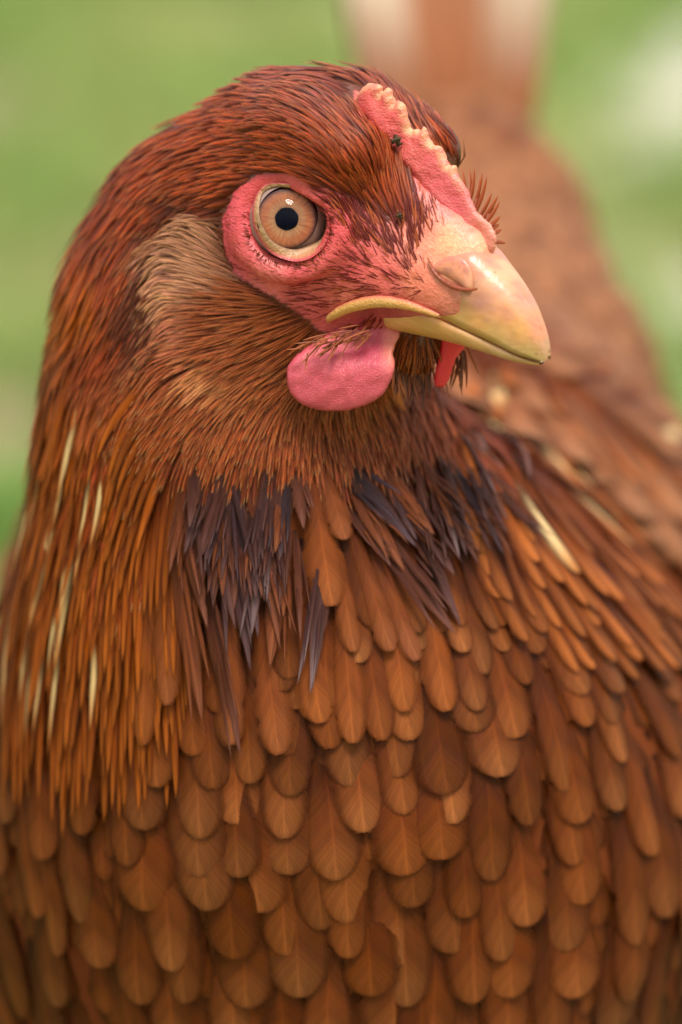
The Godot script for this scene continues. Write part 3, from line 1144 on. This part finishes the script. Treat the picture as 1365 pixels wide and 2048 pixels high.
func make_comb() -> void:
	var px := poly([714, 207, 721, 191, 729, 176, 741, 167, 754, 168, 767, 169, 771, 176, 770, 185, 779, 174, 787, 179, 792, 200, 794, 208, 800, 201, 810, 209, 817, 229, 821, 252, 824, 259, 835, 258, 841, 260, 846, 254,
		853, 262, 860, 282, 866, 291, 878, 293, 884, 305, 894, 330, 906, 332, 912, 351, 921, 366, 931, 384, 944, 410, 954, 427, 977, 445, 990, 464, 994, 484, 980, 505, 900, 470, 830, 400, 780, 330, 735, 270])
	var fine := spline(Array(px), 260, true)
	var o := PackedVector2Array()
	var k := 0
	for p in fine:
		k += 1
		var q := hq(on_side(p.x, p.y, 0.0))
		o.append(Vector2(q.x, q.y) + Vector2(noise.get_noise_2d(k * 3.0, 1.0), noise.get_noise_2d(k * 3.0, 60.0)) * 0.35)
	var edge := o
	var place := func(q: Vector3) -> Vector3:
		return hp(Vector3(q.x, q.y, q.z + 0.6 * sin(q.x * 0.2) + 0.35 * noise.get_noise_2d(q.x * 2.0, q.y * 2.0)))
	var thick := func(p: Vector3, e: float) -> float:
		return 0.85 + 0.26 * clampf(e, 0.0, 9.0) * (1.0 - 0.85 * smoothstep(22.0, 30.0, p.x)) - 0.35 * smoothstep(26.0, 31.0, p.x) + 0.12 * noise.get_noise_2d(p.x * 9.0, p.y * 9.0)
	var paint := func(q: Vector3) -> Color:
		var best := 99.0
		for i in range(0, 200, 2):
			best = minf(best, Vector2(q.x, q.y).distance_squared_to(edge[i]))
		best = sqrt(best)
		var c := C(234, 92, 88).lerp(C(240, 118, 104), 0.5 + 0.5 * noise.get_noise_2d(q.x * 3.0, q.y * 3.0))
		c = c.lerp(C(232, 106, 116), smoothstep(15.0, 25.0, q.x) * 0.6)
		c = c.lerp(C(244, 176, 128), (1.0 - smoothstep(0.2, 1.5, best)) * clampf(0.75 + noise.get_noise_2d(q.x * 5.0, q.y * 5.0), 0.0, 1.0) * (1.0 - smoothstep(24.0, 27.0, q.x)))
		c = c.lerp(C(242, 150, 128), smoothstep(25.0, 31.0, q.x))
		var s := 1.0 + 0.1 * noise.get_noise_2d(q.x * 22.0, q.y * 22.0)
		return Color(c.r * 0.76, c.g * s * 0.72, c.b * s * 0.72)
	var b := Buf.new()
	plate(o, place, 0.33, thick, paint, b)
	part("comb", b, M.comb, hen)

func make_wattles() -> void:
	var px := poly([574, 736, 575, 769, 586, 794, 610, 812, 648, 822, 685, 823, 719, 815, 748, 803, 769, 786, 781, 765, 788, 748, 790, 727, 788, 706, 793, 686, 802, 668, 796, 640, 750, 632, 710, 640, 670, 660, 630, 684, 596, 708])
	var fine := spline(Array(px), 120, true)
	var o := PackedVector2Array()
	for p in fine:
		o.append(Vector2(p.x - 682.0, 740.0 - p.y) / PPM)
	var place := func(q: Vector3) -> Vector3:
		var u: float = 682.0 + q.x * PPM
		var v: float = 740.0 - q.y * PPM
		var dish := 0.9 * exp(-(pow((u - 720.0) / 45.0, 2.0) + pow((v - 690.0) / 30.0, 2.0)))
		var z := -1.5 + 0.22 * q.x - 0.03 * q.y * q.y - 0.3 * maxf(q.y - 1.0, 0.0) - dish * 1.6 + q.z + 0.4 * noise.get_noise_2d(q.x * 1.5, q.y * 1.5) + 0.16 * noise.get_noise_2d(q.x * 7.0, q.y * 2.0)
		return at(u, v, z)
	var thick := func(p: Vector3, e: float) -> float:
		return 0.65 + 0.1 * clampf(e, 0.0, 4.0) + 0.05 * noise.get_noise_2d(p.x * 12.0, p.y * 12.0)
	var paint := func(q: Vector3) -> Color:
		var c := C(206, 78, 96).lerp(C(222, 96, 108), 0.5 + 0.6 * noise.get_noise_2d(q.x * 2.0, q.y * 2.0))
		c = c.lerp(C(172, 54, 80), 0.75 * exp(-(pow((q.x - 4.0) / 3.0, 2.0) + pow((q.y - 3.4) / 2.6, 2.0))))  # deeper rose in the upper hollow: its shade is painted in
		c = c.lerp(C(230, 130, 112), smoothstep(6.2, 8.4, q.x) * smoothstep(-2.0, 3.0, q.y))
		var s := 1.0 + 0.12 * noise.get_noise_2d(q.x * 25.0, q.y * 25.0)
		var dot := smoothstep(0.5, 0.7, noise.get_noise_2d(q.x * 14.0 + 70.0, q.y * 14.0))
		c = c.lerp(C(232, 150, 150), dot * 0.45)
		return Color(c.r * s * 0.8, c.g * s * 0.72, c.b * s * 0.68)
	var b := Buf.new()
	plate(o, place, 0.4, thick, paint, b)
	# the little wart at its lower rim
	part("wattle", b, M.wattle, hen).set_meta("label", "near pink wattle below the beak")
	var w := poly([872, 736, 867, 760, 874, 775, 886, 775, 898, 762, 906, 738, 916, 712, 934, 690, 930, 660, 890, 660, 880, 700])
	fine = spline(Array(w), 80, true)
	o = PackedVector2Array()
	for p in fine:
		o.append(Vector2(p.x - 890.0, 720.0 - p.y) / PPM)
	b = Buf.new()
	plate(o, func(q: Vector3) -> Vector3: return at(890.0 + q.x * PPM, 720.0 - q.y * PPM, -5.0 + q.z + 0.3 * q.y), 0.5, func(_p, e): return 0.8 + 0.1 * clampf(e, 0.0, 3.0), func(_q): return C(216, 40, 44), b)
	part("wattle", b, M.wattle, hen).set_meta("label", "far red wattle mostly hidden by chin feathers")

func grow(b: Buf, u: float, v: float, kind: int, segs: int, cols: int, lk: float, wk: float, lift: Vector2, camber: float, tone: float, tip_up := 0.0, shift := Color(1, 1, 1)) -> bool:
	var p := strike(u, v)
	if p.z < -900.0:
		return false
	var g := grad(p)
	var n := Vector3(g.x, g.y, g.z)
	var i := gi(u, v)
	var d := flow(p, n)
	d = (d + d.cross(n) * (rng.randfn(0.0, 0.13) + 0.3 * noise.get_noise_2d(u * 0.35, v * 0.35))).normalized()
	var L := gl[i] * lk * rng.randf_range(0.6, 1.25)
	var w := gw[i] * wk * rng.randf_range(0.75, 1.25)
	var k := vary(shift, tone)
	var cr := gr[i] * k
	var ct := gt[i] * k
	var cm := cr.lerp(ct, 0.45)
	feather(b, p + n * lift.x, n, d, L, w, kind, segs, cols, lift, camber, cr * 0.6, cm, ct, cm * 0.6, 0.0, 1.0, Color(0.84, 0.43, 0.18, tip_up))
	return true

func make_plumage() -> void:
	var skip := BARE
	var cape := poly([-200, 980, 60, 930, 330, 960, 400, 1050, 420, 1250, 340, 1600, 150, 1660, 0, 1620, -200, 1620])
	var shoulder := poly([930, 900, 1010, 830, 1100, 850, 1365, 950, 1650, 1080, 1650, 1560, 1365, 1430, 1200, 1350, 1060, 1260, 960, 1130])
	var ear := poly([445, 430, 420, 440, 380, 500, 400, 560, 420, 640, 430, 700, 500, 730, 640, 690, 660, 640, 560, 590, 480, 560, 450, 500])
	# crown, nape, throat: strands too small to pick apart
	var groups := [["crown_plumage", Buf.new()], ["throat_plumage", Buf.new()], ["ear_tuft", Buf.new()], ["nape_plumage", Buf.new()]]
	var n := 0
	for y in range(80, 1110, 5):
		for x in range(-60, 1100, 6):
			var u := x + rng.randf_range(-6, 6)
			var v := y + rng.randf_range(-6, 6)
			if inside(skip, u, v):
				if u < 740 or v > 470:
					continue
				var far_side := hq(strike(u, v))
				if far_side.z > -2.6 or far_side.x > 27.0:
					continue
			var big := gw[gi(u, v)]
			if rng.randf() > clampf(0.55 / (big * big + 0.15), 0.05, 1.0) or (u > 300 and v > 890 + 90.0 * noise.get_noise_1d(u * 0.5)):
				continue
			if inside(ear, u, v):
				grow(groups[2][1], u, v, 0, 5, 2, 1.0, 1.0, Vector2(0.2, rng.randf_range(0.8, 3.4)), 0.3, 0.2, rng.randf() * 0.6)
			elif v > 740 or (u > 300 and v > 640):
				if u < 250:
					grow(groups[3][1], u, v, 0, 6, 2, 1.0, 1.0, Vector2(0.0, rng.randf_range(0.8, 2.4)), 0.3, 0.28)
				else:
					grow(groups[1][1], u, v, 0, 6, 2, 1.0, 1.15, Vector2(0.0, rng.randf_range(0.5, 2.2)), 0.3, 0.3, rng.randf() * 0.75)
			elif u < 300 and v > 500:
				grow(groups[3][1], u, v, 0, 6, 2, 1.0, 1.0, Vector2(0.0, rng.randf_range(0.6, 2.0)), 0.3, 0.25)
			else:
				var dark := noise.get_noise_2d(u * 0.1, v * 0.16)  # lilac clumps: sky sheen on the crown, put into the strand colour
				grow(groups[0][1], u, v, 0, 5, 2, 1.05, 1.25, Vector2(0.0, rng.randf_range(0.5, 1.7)), 0.35, 0.36, rng.randf() * 0.25, Color(1.12, 1.1, 1.05).lerp(Color(0.42, 0.42, 0.85), clampf(dark * 1.6 - 0.3, 0.0, 0.75)))
			n += 1
	print("strands ", n)
	for g in groups:
		part(g[0], g[1], M.strand, hen).set_meta("kind", "stuff")
	# hidden sides: the far cheek, the back of the neck
	var far := Buf.new()
	for k in 2600:
		var a := rng.randf() * TAU
		var p := at(lerpf(350, 760, rng.randf()), lerpf(150, 1150, rng.randf()), -40) + Vector3(cos(a), 0, sin(a) - 0.3) * 70.0
		var axis := Vector3(lerpf(-18.0, 0.0, rng.randf()), p.y, -45)
		for s in 40:
			var d := all_d(p)
			if d < 0.1:
				break
			p += (axis - p).normalized() * d * 0.8
		var g := grad(p)
		var nn := Vector3(g.x, g.y, g.z)
		if nn.z > 0.1 or absf(g.w) > 1.0:
			continue
		var q := hq(p)
		var uv := to_px(hp(Vector3(q.x, q.y, absf(q.z))))
		if (p - ho).length() < 42.0 and inside(skip, uv.x, uv.y):
			continue
		var i := gi(uv.x, uv.y)
		var c := vary(ROOT_C[0].lerp(ROOT_C[2], rng.randf()), 0.2)
		feather(far, p, nn, flow(p, nn), 14.0, 2.4, 0, 4, 2, Vector2(-0.3, 1.6), 0.3, c * 0.8, c, c * 1.3, c * 0.9)
	part("nape_plumage", far, M.strand, hen).set_meta("kind", "stuff")
	lay_breast()
	lay_cape(cape, shoulder)
	lay_collar()
	lay_bristles()
	lay_back()

func lay_breast() -> void:
	var zone := poly([-260, 1600, 100, 1600, 300, 1560, 400, 1400, 560, 1280, 650, 1230, 850, 1180, 900, 1240, 1000, 1190, 1100, 1260, 1340, 1330, 1700, 1440, 1700, 2300, -260, 2300])
	var count := 0
	var rest := Buf.new()
	var row := 0
	var v := 1190.0
	while v < 2280.0:
		row += 1
		var grown := smoothstep(1200.0, 1700.0, v)
		var du := lerpf(64.0, 104.0, grown)
		var u := -240.0 + (du * 0.5 if row % 2 else 0.0)
		while u < 1640.0:
			var tu := u + rng.randf_range(-0.22, 0.22) * du
			var tv := v + rng.randf_range(-26, 26)
			u += du * lerpf(1.0, 1.15, clampf(absf(tu - 700.0) / 700.0, 0.0, 1.0))
			if not inside(zone, tu, tv):
				continue
			var L := lerpf(18.0, 25.0, grown) * rng.randf_range(0.8, 1.2)
			var g2 := gd[gi(tu, tv)]
			var p := strike(tu - g2.x * L * 11.0, tv - g2.y * L * 11.0)
			if p.z < -900.0:
				continue
			var g := grad(p)
			var nn := Vector3(g.x, g.y, g.z)
			var d := flow(p, nn)
			d = (d + d.cross(nn) * rng.randfn(0.0, 0.10)).normalized()
			var wid := du / PPM * rng.randf_range(1.0, 1.45) * lerpf(0.85, 1.0, grown)
			var k := rng.randf_range(0.72, 1.25)
			var warm := rng.randf()
			var cr := C(58, 20, 4) * k  # very dark roots: shade under overlapping feathers, painted into the colour
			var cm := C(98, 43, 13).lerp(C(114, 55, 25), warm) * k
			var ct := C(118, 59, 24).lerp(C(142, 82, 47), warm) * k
			var out := tu < -60 or tu > 1430 or tv > 2150
			var b := rest if out or count >= 300 else Buf.new()
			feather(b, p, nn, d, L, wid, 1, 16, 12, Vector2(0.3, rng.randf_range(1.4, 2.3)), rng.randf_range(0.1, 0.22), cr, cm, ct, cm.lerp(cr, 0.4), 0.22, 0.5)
			if b != rest:
				part("breast_feather", b, M.feather, hen)
				count += 1
		v += lerpf(66.0, 94.0, grown)
	v = 1150.0
	while v < 2250.0:      # the softer feathers beneath
		var u2 := -240.0
		while u2 < 1640.0:
			var tu := u2 + rng.randf_range(-30, 30)
			var tv := v + rng.randf_range(-30, 30)
			u2 += 74.0
			var g2 := gd[gi(tu, tv)]
			var p := strike(tu - g2.x * 150.0, tv - g2.y * 150.0)
			if p.z < -900.0 or tv < 1250.0 and (tu < 300.0 or tu > 1000.0):
				continue
			var g := grad(p)
			var nn := Vector3(g.x, g.y, g.z)
			var k := rng.randf_range(0.7, 1.1)
			feather(rest, p, nn, flow(p, nn), 19.0, rng.randf_range(7, 10), 1, 8, 4, Vector2(-0.4, 0.5), 0.15, C(50, 20, 6) * k, C(96, 42, 14) * k, C(120, 60, 26) * k, C(60, 26, 8) * k, 0.3, 0.5)
		v += 62.0
	print("breast ", count)
	part("breast_plumage", rest, M.feather, hen).set_meta("kind", "stuff")

func lay_cape(cape: PackedVector2Array, shoulder: PackedVector2Array) -> void:
	var count := 0
	var rest := Buf.new()
	for z in 2:
		var zone := cape if z == 0 else shoulder
		var v := 820.0
		var row := 0
		while v < 1680.0:
			row += 1
			var du := 25.0 if z == 0 else 44.0
			var u := -200.0 + (du * 0.5 if row % 2 else 0.0)
			while u < 1660.0:
				var tu := u + rng.randf_range(-0.4, 0.4) * du
				var tv := v + rng.randf_range(-24, 24)
				u += du
				if not inside(zone, tu, tv) or (z == 1 and tu < 1000.0 and tv < 930.0):
					continue
				var L := (rng.randf_range(17, 27) if z == 0 else rng.randf_range(17, 25))
				var g2 := gd[gi(tu, tv)]
				var p := strike(tu - g2.x * L * 10.5, tv - g2.y * L * 10.5)
				if p.z < -900.0:
					continue
				var g := grad(p)
				var nn := Vector3(g.x, g.y, g.z)
				var d := flow(p, nn)
				d = (d + d.cross(nn) * rng.randfn(0.0, 0.08)).normalized()
				var k := rng.randf_range(0.7, 1.25)
				var cr := C(84, 28, 6) * k
				var cm := (C(144, 68, 18) if z == 0 else C(138, 68, 28)) * k
				var ct := (C(166, 86, 28) if z == 0 else C(172, 94, 46)) * k
				var pale := rng.randf()
				if z == 0 and pale < 0.24 and tu > 20 and tu < 200:
					cm = C(232, 188, 138)
					ct = C(186, 104, 44)
				if z == 1 and pale < 0.2 and tv < 1200 and tu > 1060:
					cm = C(236, 196, 150)
					ct = C(190, 116, 62)
				var outside := tu < -40 or tu > 1400
				var b := rest if outside or count >= (180 if z == 0 else 300) else Buf.new()
				feather(b, p, nn, d, L, (rng.randf_range(1.5, 2.5) if z == 0 else rng.randf_range(4.2, 6.0)), 2 - z, 12, 8, Vector2(0.3, rng.randf_range(1.6, 3.2)), 0.3, cr, cm, ct, cm.lerp(cr, 0.85), 0.2, 0.6)
				if b != rest:
					part("neck_feather", b, M.feather, hen)
					count += 1
			v += 40.0 if z == 0 else 48.0
	print("cape ", count)
	part("neck_plumage", rest, M.feather, hen).set_meta("kind", "stuff")

func lay_collar() -> void:
	# the wet, dark feathers under the throat: root, tip, width in px, how dark
	var list := [[440, 930, 505, 1330, 60, 0.9], [400, 960, 480, 1250, 50, 0.8], [470, 960, 520, 1270, 50, 0.95], [540, 930, 500, 1270, 54, 0.85], [575, 950, 555, 1120, 50, 1.0], [500, 960, 560, 1290, 46, 0.4],
		[620, 950, 655, 1210, 74, 0.05], [655, 1010, 610, 1380, 66, 0.85], [590, 1060, 596, 1280, 26, 0.6], [560, 1100, 540, 1330, 60, 0.3], [690, 930, 810, 1100, 62, 1.0], [720, 1010, 890, 1270, 66, 0.65],
		[790, 960, 900, 1255, 60, 0.8], [830, 900, 930, 1120, 50, 0.5], [880, 900, 975, 1125, 50, 1.0], [860, 940, 885, 1130, 44, 0.85], [930, 900, 985, 1060, 50, 0.6], [760, 930, 840, 1080, 56, 0.3],
		[960, 840, 1040, 1010, 50, 0.7], [910, 860, 960, 1010, 46, 0.85], [660, 1060, 700, 1300, 50, 0.1], [700, 1060, 770, 1300, 56, 0.15], [740, 1090, 820, 1320, 56, 0.2], [360, 990, 430, 1250, 54, 0.5],
		[350, 1060, 420, 1430, 64, 0.3], [410, 1150, 490, 1500, 60, 0.55], [330, 1100, 350, 1400, 60, 0.1], [300, 1150, 300, 1480, 70, 0.0], [460, 1180, 470, 1480, 60, 0.15], [520, 1200, 560, 1500, 70, 0.1],
		[600, 1200, 640, 1440, 76, 0.0], [680, 1200, 700, 1480, 70, 0.05], [640, 930, 680, 1080, 50, 0.15], [590, 930, 600, 1060, 44, 0.6], [770, 1150, 800, 1420, 70, 0.0], [840, 1150, 880, 1420, 74, 0.0]]
	for k in 44:     # the broad, softly charcoal collar between them
		var u := rng.randf_range(360, 585) if k % 2 else rng.randf_range(690, 985)
		var v := rng.randf_range(925, 1060) - (60.0 if u > 850.0 else 0.0)
		var g2 := gd[gi(u, v)]
		var ln := rng.randf_range(110, 210)
		list.append([u, v, u + (g2.x + rng.randfn(0.0, 0.08)) * ln, v + g2.y * ln, rng.randf_range(34, 56), rng.randf_range(0.3, 0.95)])
	for f in list:
		var dd := Vector2(f[2] - f[0], f[3] - f[1])
		var p := strike(f[0], f[1])
		var q := strike(f[2], f[3])
		if p.z < -900.0 or q.z < -900.0:
			continue
		var g := grad(p)
		var nn := Vector3(g.x, g.y, g.z)
		var d := q - p
		d = (d - nn * d.dot(nn)).normalized()
		var dark: float = f[5]
		var cr := C(96, 40, 14).lerp(C(40, 26, 28), dark)
		var cm := C(132, 64, 26).lerp(C(56, 38, 46), dark)
		var ct := C(146, 78, 38).lerp(C(92, 70, 82) if dark != 0.85 else C(140, 118, 132), dark)  # lilac tips on dark feathers: a painted sheen, palest on a few
		var b := Buf.new()
		var len := p.distance_to(q) * 1.03
		feather(b, p, nn, d, len, f[4] / PPM * (0.85 if dark > 0.25 else 1.1), (3 if dark > 0.25 else 1), 18, 8, Vector2(1.0, rng.randf_range(3.4, 4.6) if dark > 0.25 else rng.randf_range(2.6, 3.4)), 0.3, cr, cm, ct, cm.lerp(C(112, 56, 28), 0.4 * dark), 0.6, 0.0)
		for k in (3 if dark > 0.25 else 0):     # barbs stuck together in points along its edges
			var o := d.cross(nn).normalized()
			var e := rng.randf_range(-0.34, 0.34)
			var dd2 := (d + o * e * 0.35).normalized()
			feather(b, p + o * (e * f[4] / PPM) + d * len * rng.randf_range(0.05, 0.4), nn, dd2, len * rng.randf_range(0.45, 0.65), f[4] / PPM * rng.randf_range(0.16, 0.34), 3, 10, 4, Vector2(2.0, rng.randf_range(4.6, 6.0)), 0.3, cr.lerp(cm, 0.5), cm * rng.randf_range(0.7, 1.3), ct, cm, 0.5, 0.0)
		part("collar_feather", b, M.feather, hen)

func lay_bristles() -> void:
	var b := Buf.new()
	var zones := [[poly([660, 420, 720, 440, 800, 500, 850, 520, 850, 590, 740, 600, 640, 640, 580, 600, 600, 550, 660, 520]), 330, 3.0, 0.2], [poly([830, 380, 870, 400, 900, 440, 880, 470, 840, 460]), 26, 3.4, 0.26],
		[poly([455, 400, 500, 380, 500, 470, 540, 530, 640, 530, 640, 560, 520, 570, 460, 520]), 120, 1.8, 0.13], [poly([690, 640, 760, 625, 770, 650, 720, 670]), 40, 2.5, 0.25]]
	zones.append([poly([640, 378, 700, 405, 770, 432, 818, 440, 842, 395, 856, 450, 840, 505, 800, 520, 740, 490, 680, 455]), 230, 5.0, 0.36])
	for z in zones:
		var box: PackedVector2Array = z[0]
		var k := 0
		while k < z[1]:
			var u := rng.randf_range(440, 900)
			var v := rng.randf_range(360, 690)
			if not inside(box, u, v):
				continue
			k += 1
			var p := strike(u, v)
			if p.z < -900.0:
				continue
			var g := grad(p)
			var nn := Vector3(g.x, g.y, g.z)
			var d := flow(p, nn)
			d = (d + d.cross(nn) * rng.randfn(0.0, 0.2)).normalized()
			var c := C(92, 26, 18) if rng.randf() < 0.8 else C(150, 70, 34)
			feather(b, p, nn, d, z[2] * rng.randf_range(0.6, 1.4), z[3] * rng.randf_range(0.8, 1.3), 0, 3, 2, Vector2(0.05, rng.randf_range(0.2, 0.8)), 0.3, c, c, c * 1.3, c)
	for k in 90:
		var a := rng.randf_range(-3.4, 0.35)
		var u := 579.0 + cos(a) * rng.randf_range(76, 88)
		var v := 446.0 - sin(a) * rng.randf_range(76, 86)
		var p := strike(u, v)
		if p.z > -30.0:
			spike(b, p - Vector3(0, 0, 0.2), p + Vector3(cos(a) * 0.9 + rng.randfn(0.0, 0.3), sin(a) * 0.9, 0.9), Vector3(-cos(a) * 0.6, -sin(a) * 0.6, 0.8), 0.16, C(70, 24, 16), C(110, 50, 24))
	# spiky brow feathers standing out on the far side, and the chin's bristles
	for s in [[936, 420, 950, 335], [944, 425, 966, 345], [950, 430, 975, 352], [938, 410, 940, 338], [956, 440, 985, 385], [962, 445, 998, 390], [968, 452, 1001, 402], [974, 458, 1002, 432], [978, 462, 1000, 448], [984, 470, 1004, 458],
		[930, 395, 925, 340], [950, 420, 960, 360], [970, 450, 990, 400], [990, 485, 1012, 486]]:
		var p := on_side(s[0], s[1], -3.5)
		var q := on_side(s[2], s[3], -7.0)
		var d := (q - p).normalized()
		var nn := (Vector3(0.5, 0.3, 0.8) - d * d.dot(Vector3(0.5, 0.3, 0.8))).normalized()
		spike(b, p, q, nn, 0.75, C(120, 46, 18), C(150, 70, 30))
	for k in 200:
		var u := rng.randf_range(785, 868) if k > 22 else rng.randf_range(866, 932)
		var v := rng.randf_range(665, 720)
		var p := at(u, v, -6.0 - (u - 790.0) * 0.03)
		var len := rng.randf_range(4.0, 9.0)
		var d := Vector3(rng.randfn(-0.12, 0.22) + (0.15 if u > 880 else 0.0), -1, 0.25).normalized()
		var c := C(56, 24, 16).lerp(C(140, 70, 34), pow(rng.randf(), 2.0))
		spike(b, p, p + d * len, Vector3(0.2, 0.1, 1).normalized(), rng.randf_range(0.35, 0.8), c, c.lerp(C(170, 110, 70), 0.4 * rng.randf()))
	for k in 56:
		var u := rng.randf_range(606, 748)
		var v := 700.0 - (u - 610.0) * 0.26 + rng.randf_range(-22, 8)
		var p := at(u, v, 0.6 + rng.randf_range(-1.0, 0.8))
		var d := Vector3(-0.75 + rng.randfn(0.0, 0.28), -0.55 + rng.randfn(0.0, 0.28), rng.randf_range(-0.1, 0.25)).normalized()
		var c := C(84, 32, 14).lerp(C(140, 64, 32), rng.randf())
		spike(b, p, p + d * rng.randf_range(2.2, 5.0), Vector3(0.1, 0.1, 1).normalized(), rng.randf_range(0.2, 0.4), c, c.lerp(C(190, 112, 66), 0.6 * rng.randf()))
	part("bristles", b, M.strand, hen).set_meta("kind", "stuff")

func spike(b: Buf, p: Vector3, q: Vector3, n: Vector3, w: float, c0: Color, c1: Color) -> void:
	var first := b.v.size()
	var d := (q - p)
	var side := d.cross(n).normalized()
	for s in 6:
		var t := s / 5.0
		var o := p + d * t + n * (sin(t * PI) * d.length() * 0.08)
		for k in 3:
			var a := k - 1.0
			b.add(W(o + side * (a * w * 0.5 * vane(0, t)) - n * absf(a) * w * 0.12), D3((n + side * a * 0.6).normalized()), c0.lerp(c1, t), Vector2(k * 0.5, t))
	for s in 5:
		for k in 2:
			var i0 := first + s * 3 + k
			b.quad(i0, i0 + 1, i0 + 4, i0 + 3)

func lay_back() -> void:
	# wings, back and rump, out of focus behind the neck
	var rest := Buf.new()
	var count := 0
	for k in 1500:
		var t := pow(rng.randf(), 0.9)
		var a := rng.randf_range(-0.6, PI + 0.6)
		var c := NK[5].lerp(NK[6], t * 2.4) if t < 0.416 else NK[6].lerp(NK[7], (t - 0.416) / 0.4) if t < 0.816 else NK[7].lerp(NK[9], (t - 0.816) / 0.184)
		var dir := Vector3(cos(a), sin(a) * cos(PITCH), sin(a) * sin(PITCH))
		var p := c + dir * 110.0
		for s in 40:
			var d := all_d(p)
			if d < 0.2:
				break
			p -= dir * d * 0.85
		if p.z > -112.0:
			continue
		var g := grad(p)
		var nn := Vector3(g.x, g.y, g.z)
		var d := flow(p, nn)
		d = (d + d.cross(nn) * rng.randfn(0.0, 0.12)).normalized()
		var kk := rng.randf_range(0.9, 1.1)
		var cm := C(134, 78, 50) * kk
		var ct := C(160, 104, 76) * kk
		var b := Buf.new() if count < 260 and p.x > 20.0 and nn.z > -0.4 else rest
		feather(b, p, nn, d, rng.randf_range(26, 38), rng.randf_range(13, 18), 1, 6, 4, Vector2(0.0, rng.randf_range(2.0, 4.0)), 0.25, C(110, 56, 30), cm, ct, cm * 0.85, 0.3, 0.5)
		if b != rest:
			part("back_feather", b, M.feather, hen)
			count += 1
	part("back_plumage", rest, M.feather, hen).set_meta("kind", "stuff")

func make_tail() -> void:
	for k in 12:
		var s := (k % 6) - 2.5
		var layer := k / 6
		var root := Vector3(28 + s * 3.0, 62 - layer * 6, -318 - layer * 8)
		var d := Vector3(s * 0.045 - 0.02, 1.0, -0.4).normalized()
		var side := Vector3(1, 0, 0.25 * s).normalized()
		var n := side.cross(d).normalized()
		if n.z < 0.0:
			n = -n
		var white := 0.75 if absf(s) > 1.0 and layer == 0 else 0.1
		var b := Buf.new()
		var L := 135.0
		var segs := 14
		for i in segs + 1:
			var t := float(i) / segs
			var w := 9.0 * minf(1.0, 0.3 + t * 2.0) * pow(maxf(1.0 - pow(t, 6.0), 0.003), 0.5)
			var o := root + d * L * t - n * 10.0 * t * t
			for j in 7:
				var a := j / 3.0 - 1.0
				var cc := C(150, 84, 48).lerp(C(222, 204, 190), white * smoothstep(0.3, 0.62, t) * clampf(0.55 + 0.5 * noise.get_noise_2d(a * 14.0 + k * 9.0, t * 6.0) + absf(a) * 0.5, 0.0, 1.0)).lerp(C(140, 76, 42), smoothstep(0.8, 1.0, t) * 0.6)
				b.add(W(o + side * w * a - n * a * a * 1.6), D3((n + side * a * 0.4).normalized()), cc, Vector2(0.5 + 0.5 * a, t))
		for i in segs:
			for j in 6:
				var i0 := i * 7 + j
				b.quad(i0, i0 + 1, i0 + 8, i0 + 7)
		part("tail_feather", b, M.feather, hen)

func make_legs() -> void:
	var inv := cb.inverse()
	for s in [-1.0, 1.0]:
		var hip: Vector3 = Vector3(0.012 + s * 0.032, 0.21, -0.17)
		var hock: Vector3 = Vector3(0.012 + s * 0.034, 0.1, -0.185)
		var heel: Vector3 = Vector3(0.012 + s * 0.036, 0.018, -0.16)
		var segs := [[hip, hock, 0.026, 0.009], [hock, heel, 0.0075, 0.006]]
		for a in [-0.55, 0.0, 0.55]:
			var tip: Vector3 = heel + Vector3(sin(a) * 0.055, -0.0125, cos(a) * 0.055)
			segs.append([heel, tip, 0.006, 0.0045])
		segs.append([heel, heel + Vector3(0, -0.0125, -0.03), 0.0055, 0.004])
		var f := func(p: Vector3) -> float:
			var d := 1e9
			for g in segs:
				var ga: Vector3 = inv * (g[0] - fp) * 1000.0
				var gb: Vector3 = inv * (g[1] - fp) * 1000.0
				d = smin(d, cone(p, ga, gb, g[2] * 1000.0, g[3] * 1000.0), 5.0)
			return d
		var b := Buf.new()
		var mid: Vector3 = inv * ((hip + heel) * 0.5 + Vector3(0, 0, 0.02) - fp) * 1000.0
		nets(f, mid - Vector3(62, 135, 95), mid + Vector3(62, 135, 95), 4.0, b, func(p):
			var wy: float = (cb * p * 0.001 + fp).y
			return C(204, 164, 78).lerp(C(140, 76, 40), smoothstep(0.1, 0.13, wy)))
		part("leg", b, M.leg, hen)

func make_crumbs() -> void:
	var spots := [[793, 282, 2.6, 1.1, "crumb of dark soil stuck on the upper face of the comb"], [799, 433, 1.4, 0.75, "crumb of dark soil at the tip of the forehead feathers"], [988, 546, 3.4, 0.5, "tiny dark speck of soil on the ridge of the beak base"]]
	for s in spots:
		var p: Vector3
		if s[1] > 500:
			p = on_side(s[0], s[1], 2.4)
		elif s[1] > 400:
			p = strike(s[0], s[1]) + Vector3(0, 0, 1.2)
		else:
			p = on_side(s[0], s[1], s[2])
		var b := Buf.new()
		var rr: float = s[3]
		var f := func(q: Vector3) -> float:
			return q.length() - rr * (0.62 + 1.1 * noise.get_noise_3d(q.x * 9.0 / rr, q.y * 9.0 / rr, q.z * 9.0 / rr))
		var keep := hen_at
		nets(f, Vector3(-1, -1, -1) * rr * 1.5, Vector3(1, 1, 1) * rr * 1.5, rr * 0.16, b, func(q): return C(52, 40, 30).lerp(C(90, 72, 52), 0.5 + noise.get_noise_3d(q.x * 30.0, q.y * 30.0, q.z * 30.0)))
		for k in b.v.size():
			b.v[k] -= fp - keep
		var o := part("soil_crumb", b, M.soil, self)
		o.position = cb * (p * 0.001) + fp
		o.set_meta("label", s[4])
		o.set_meta("category", "soil")
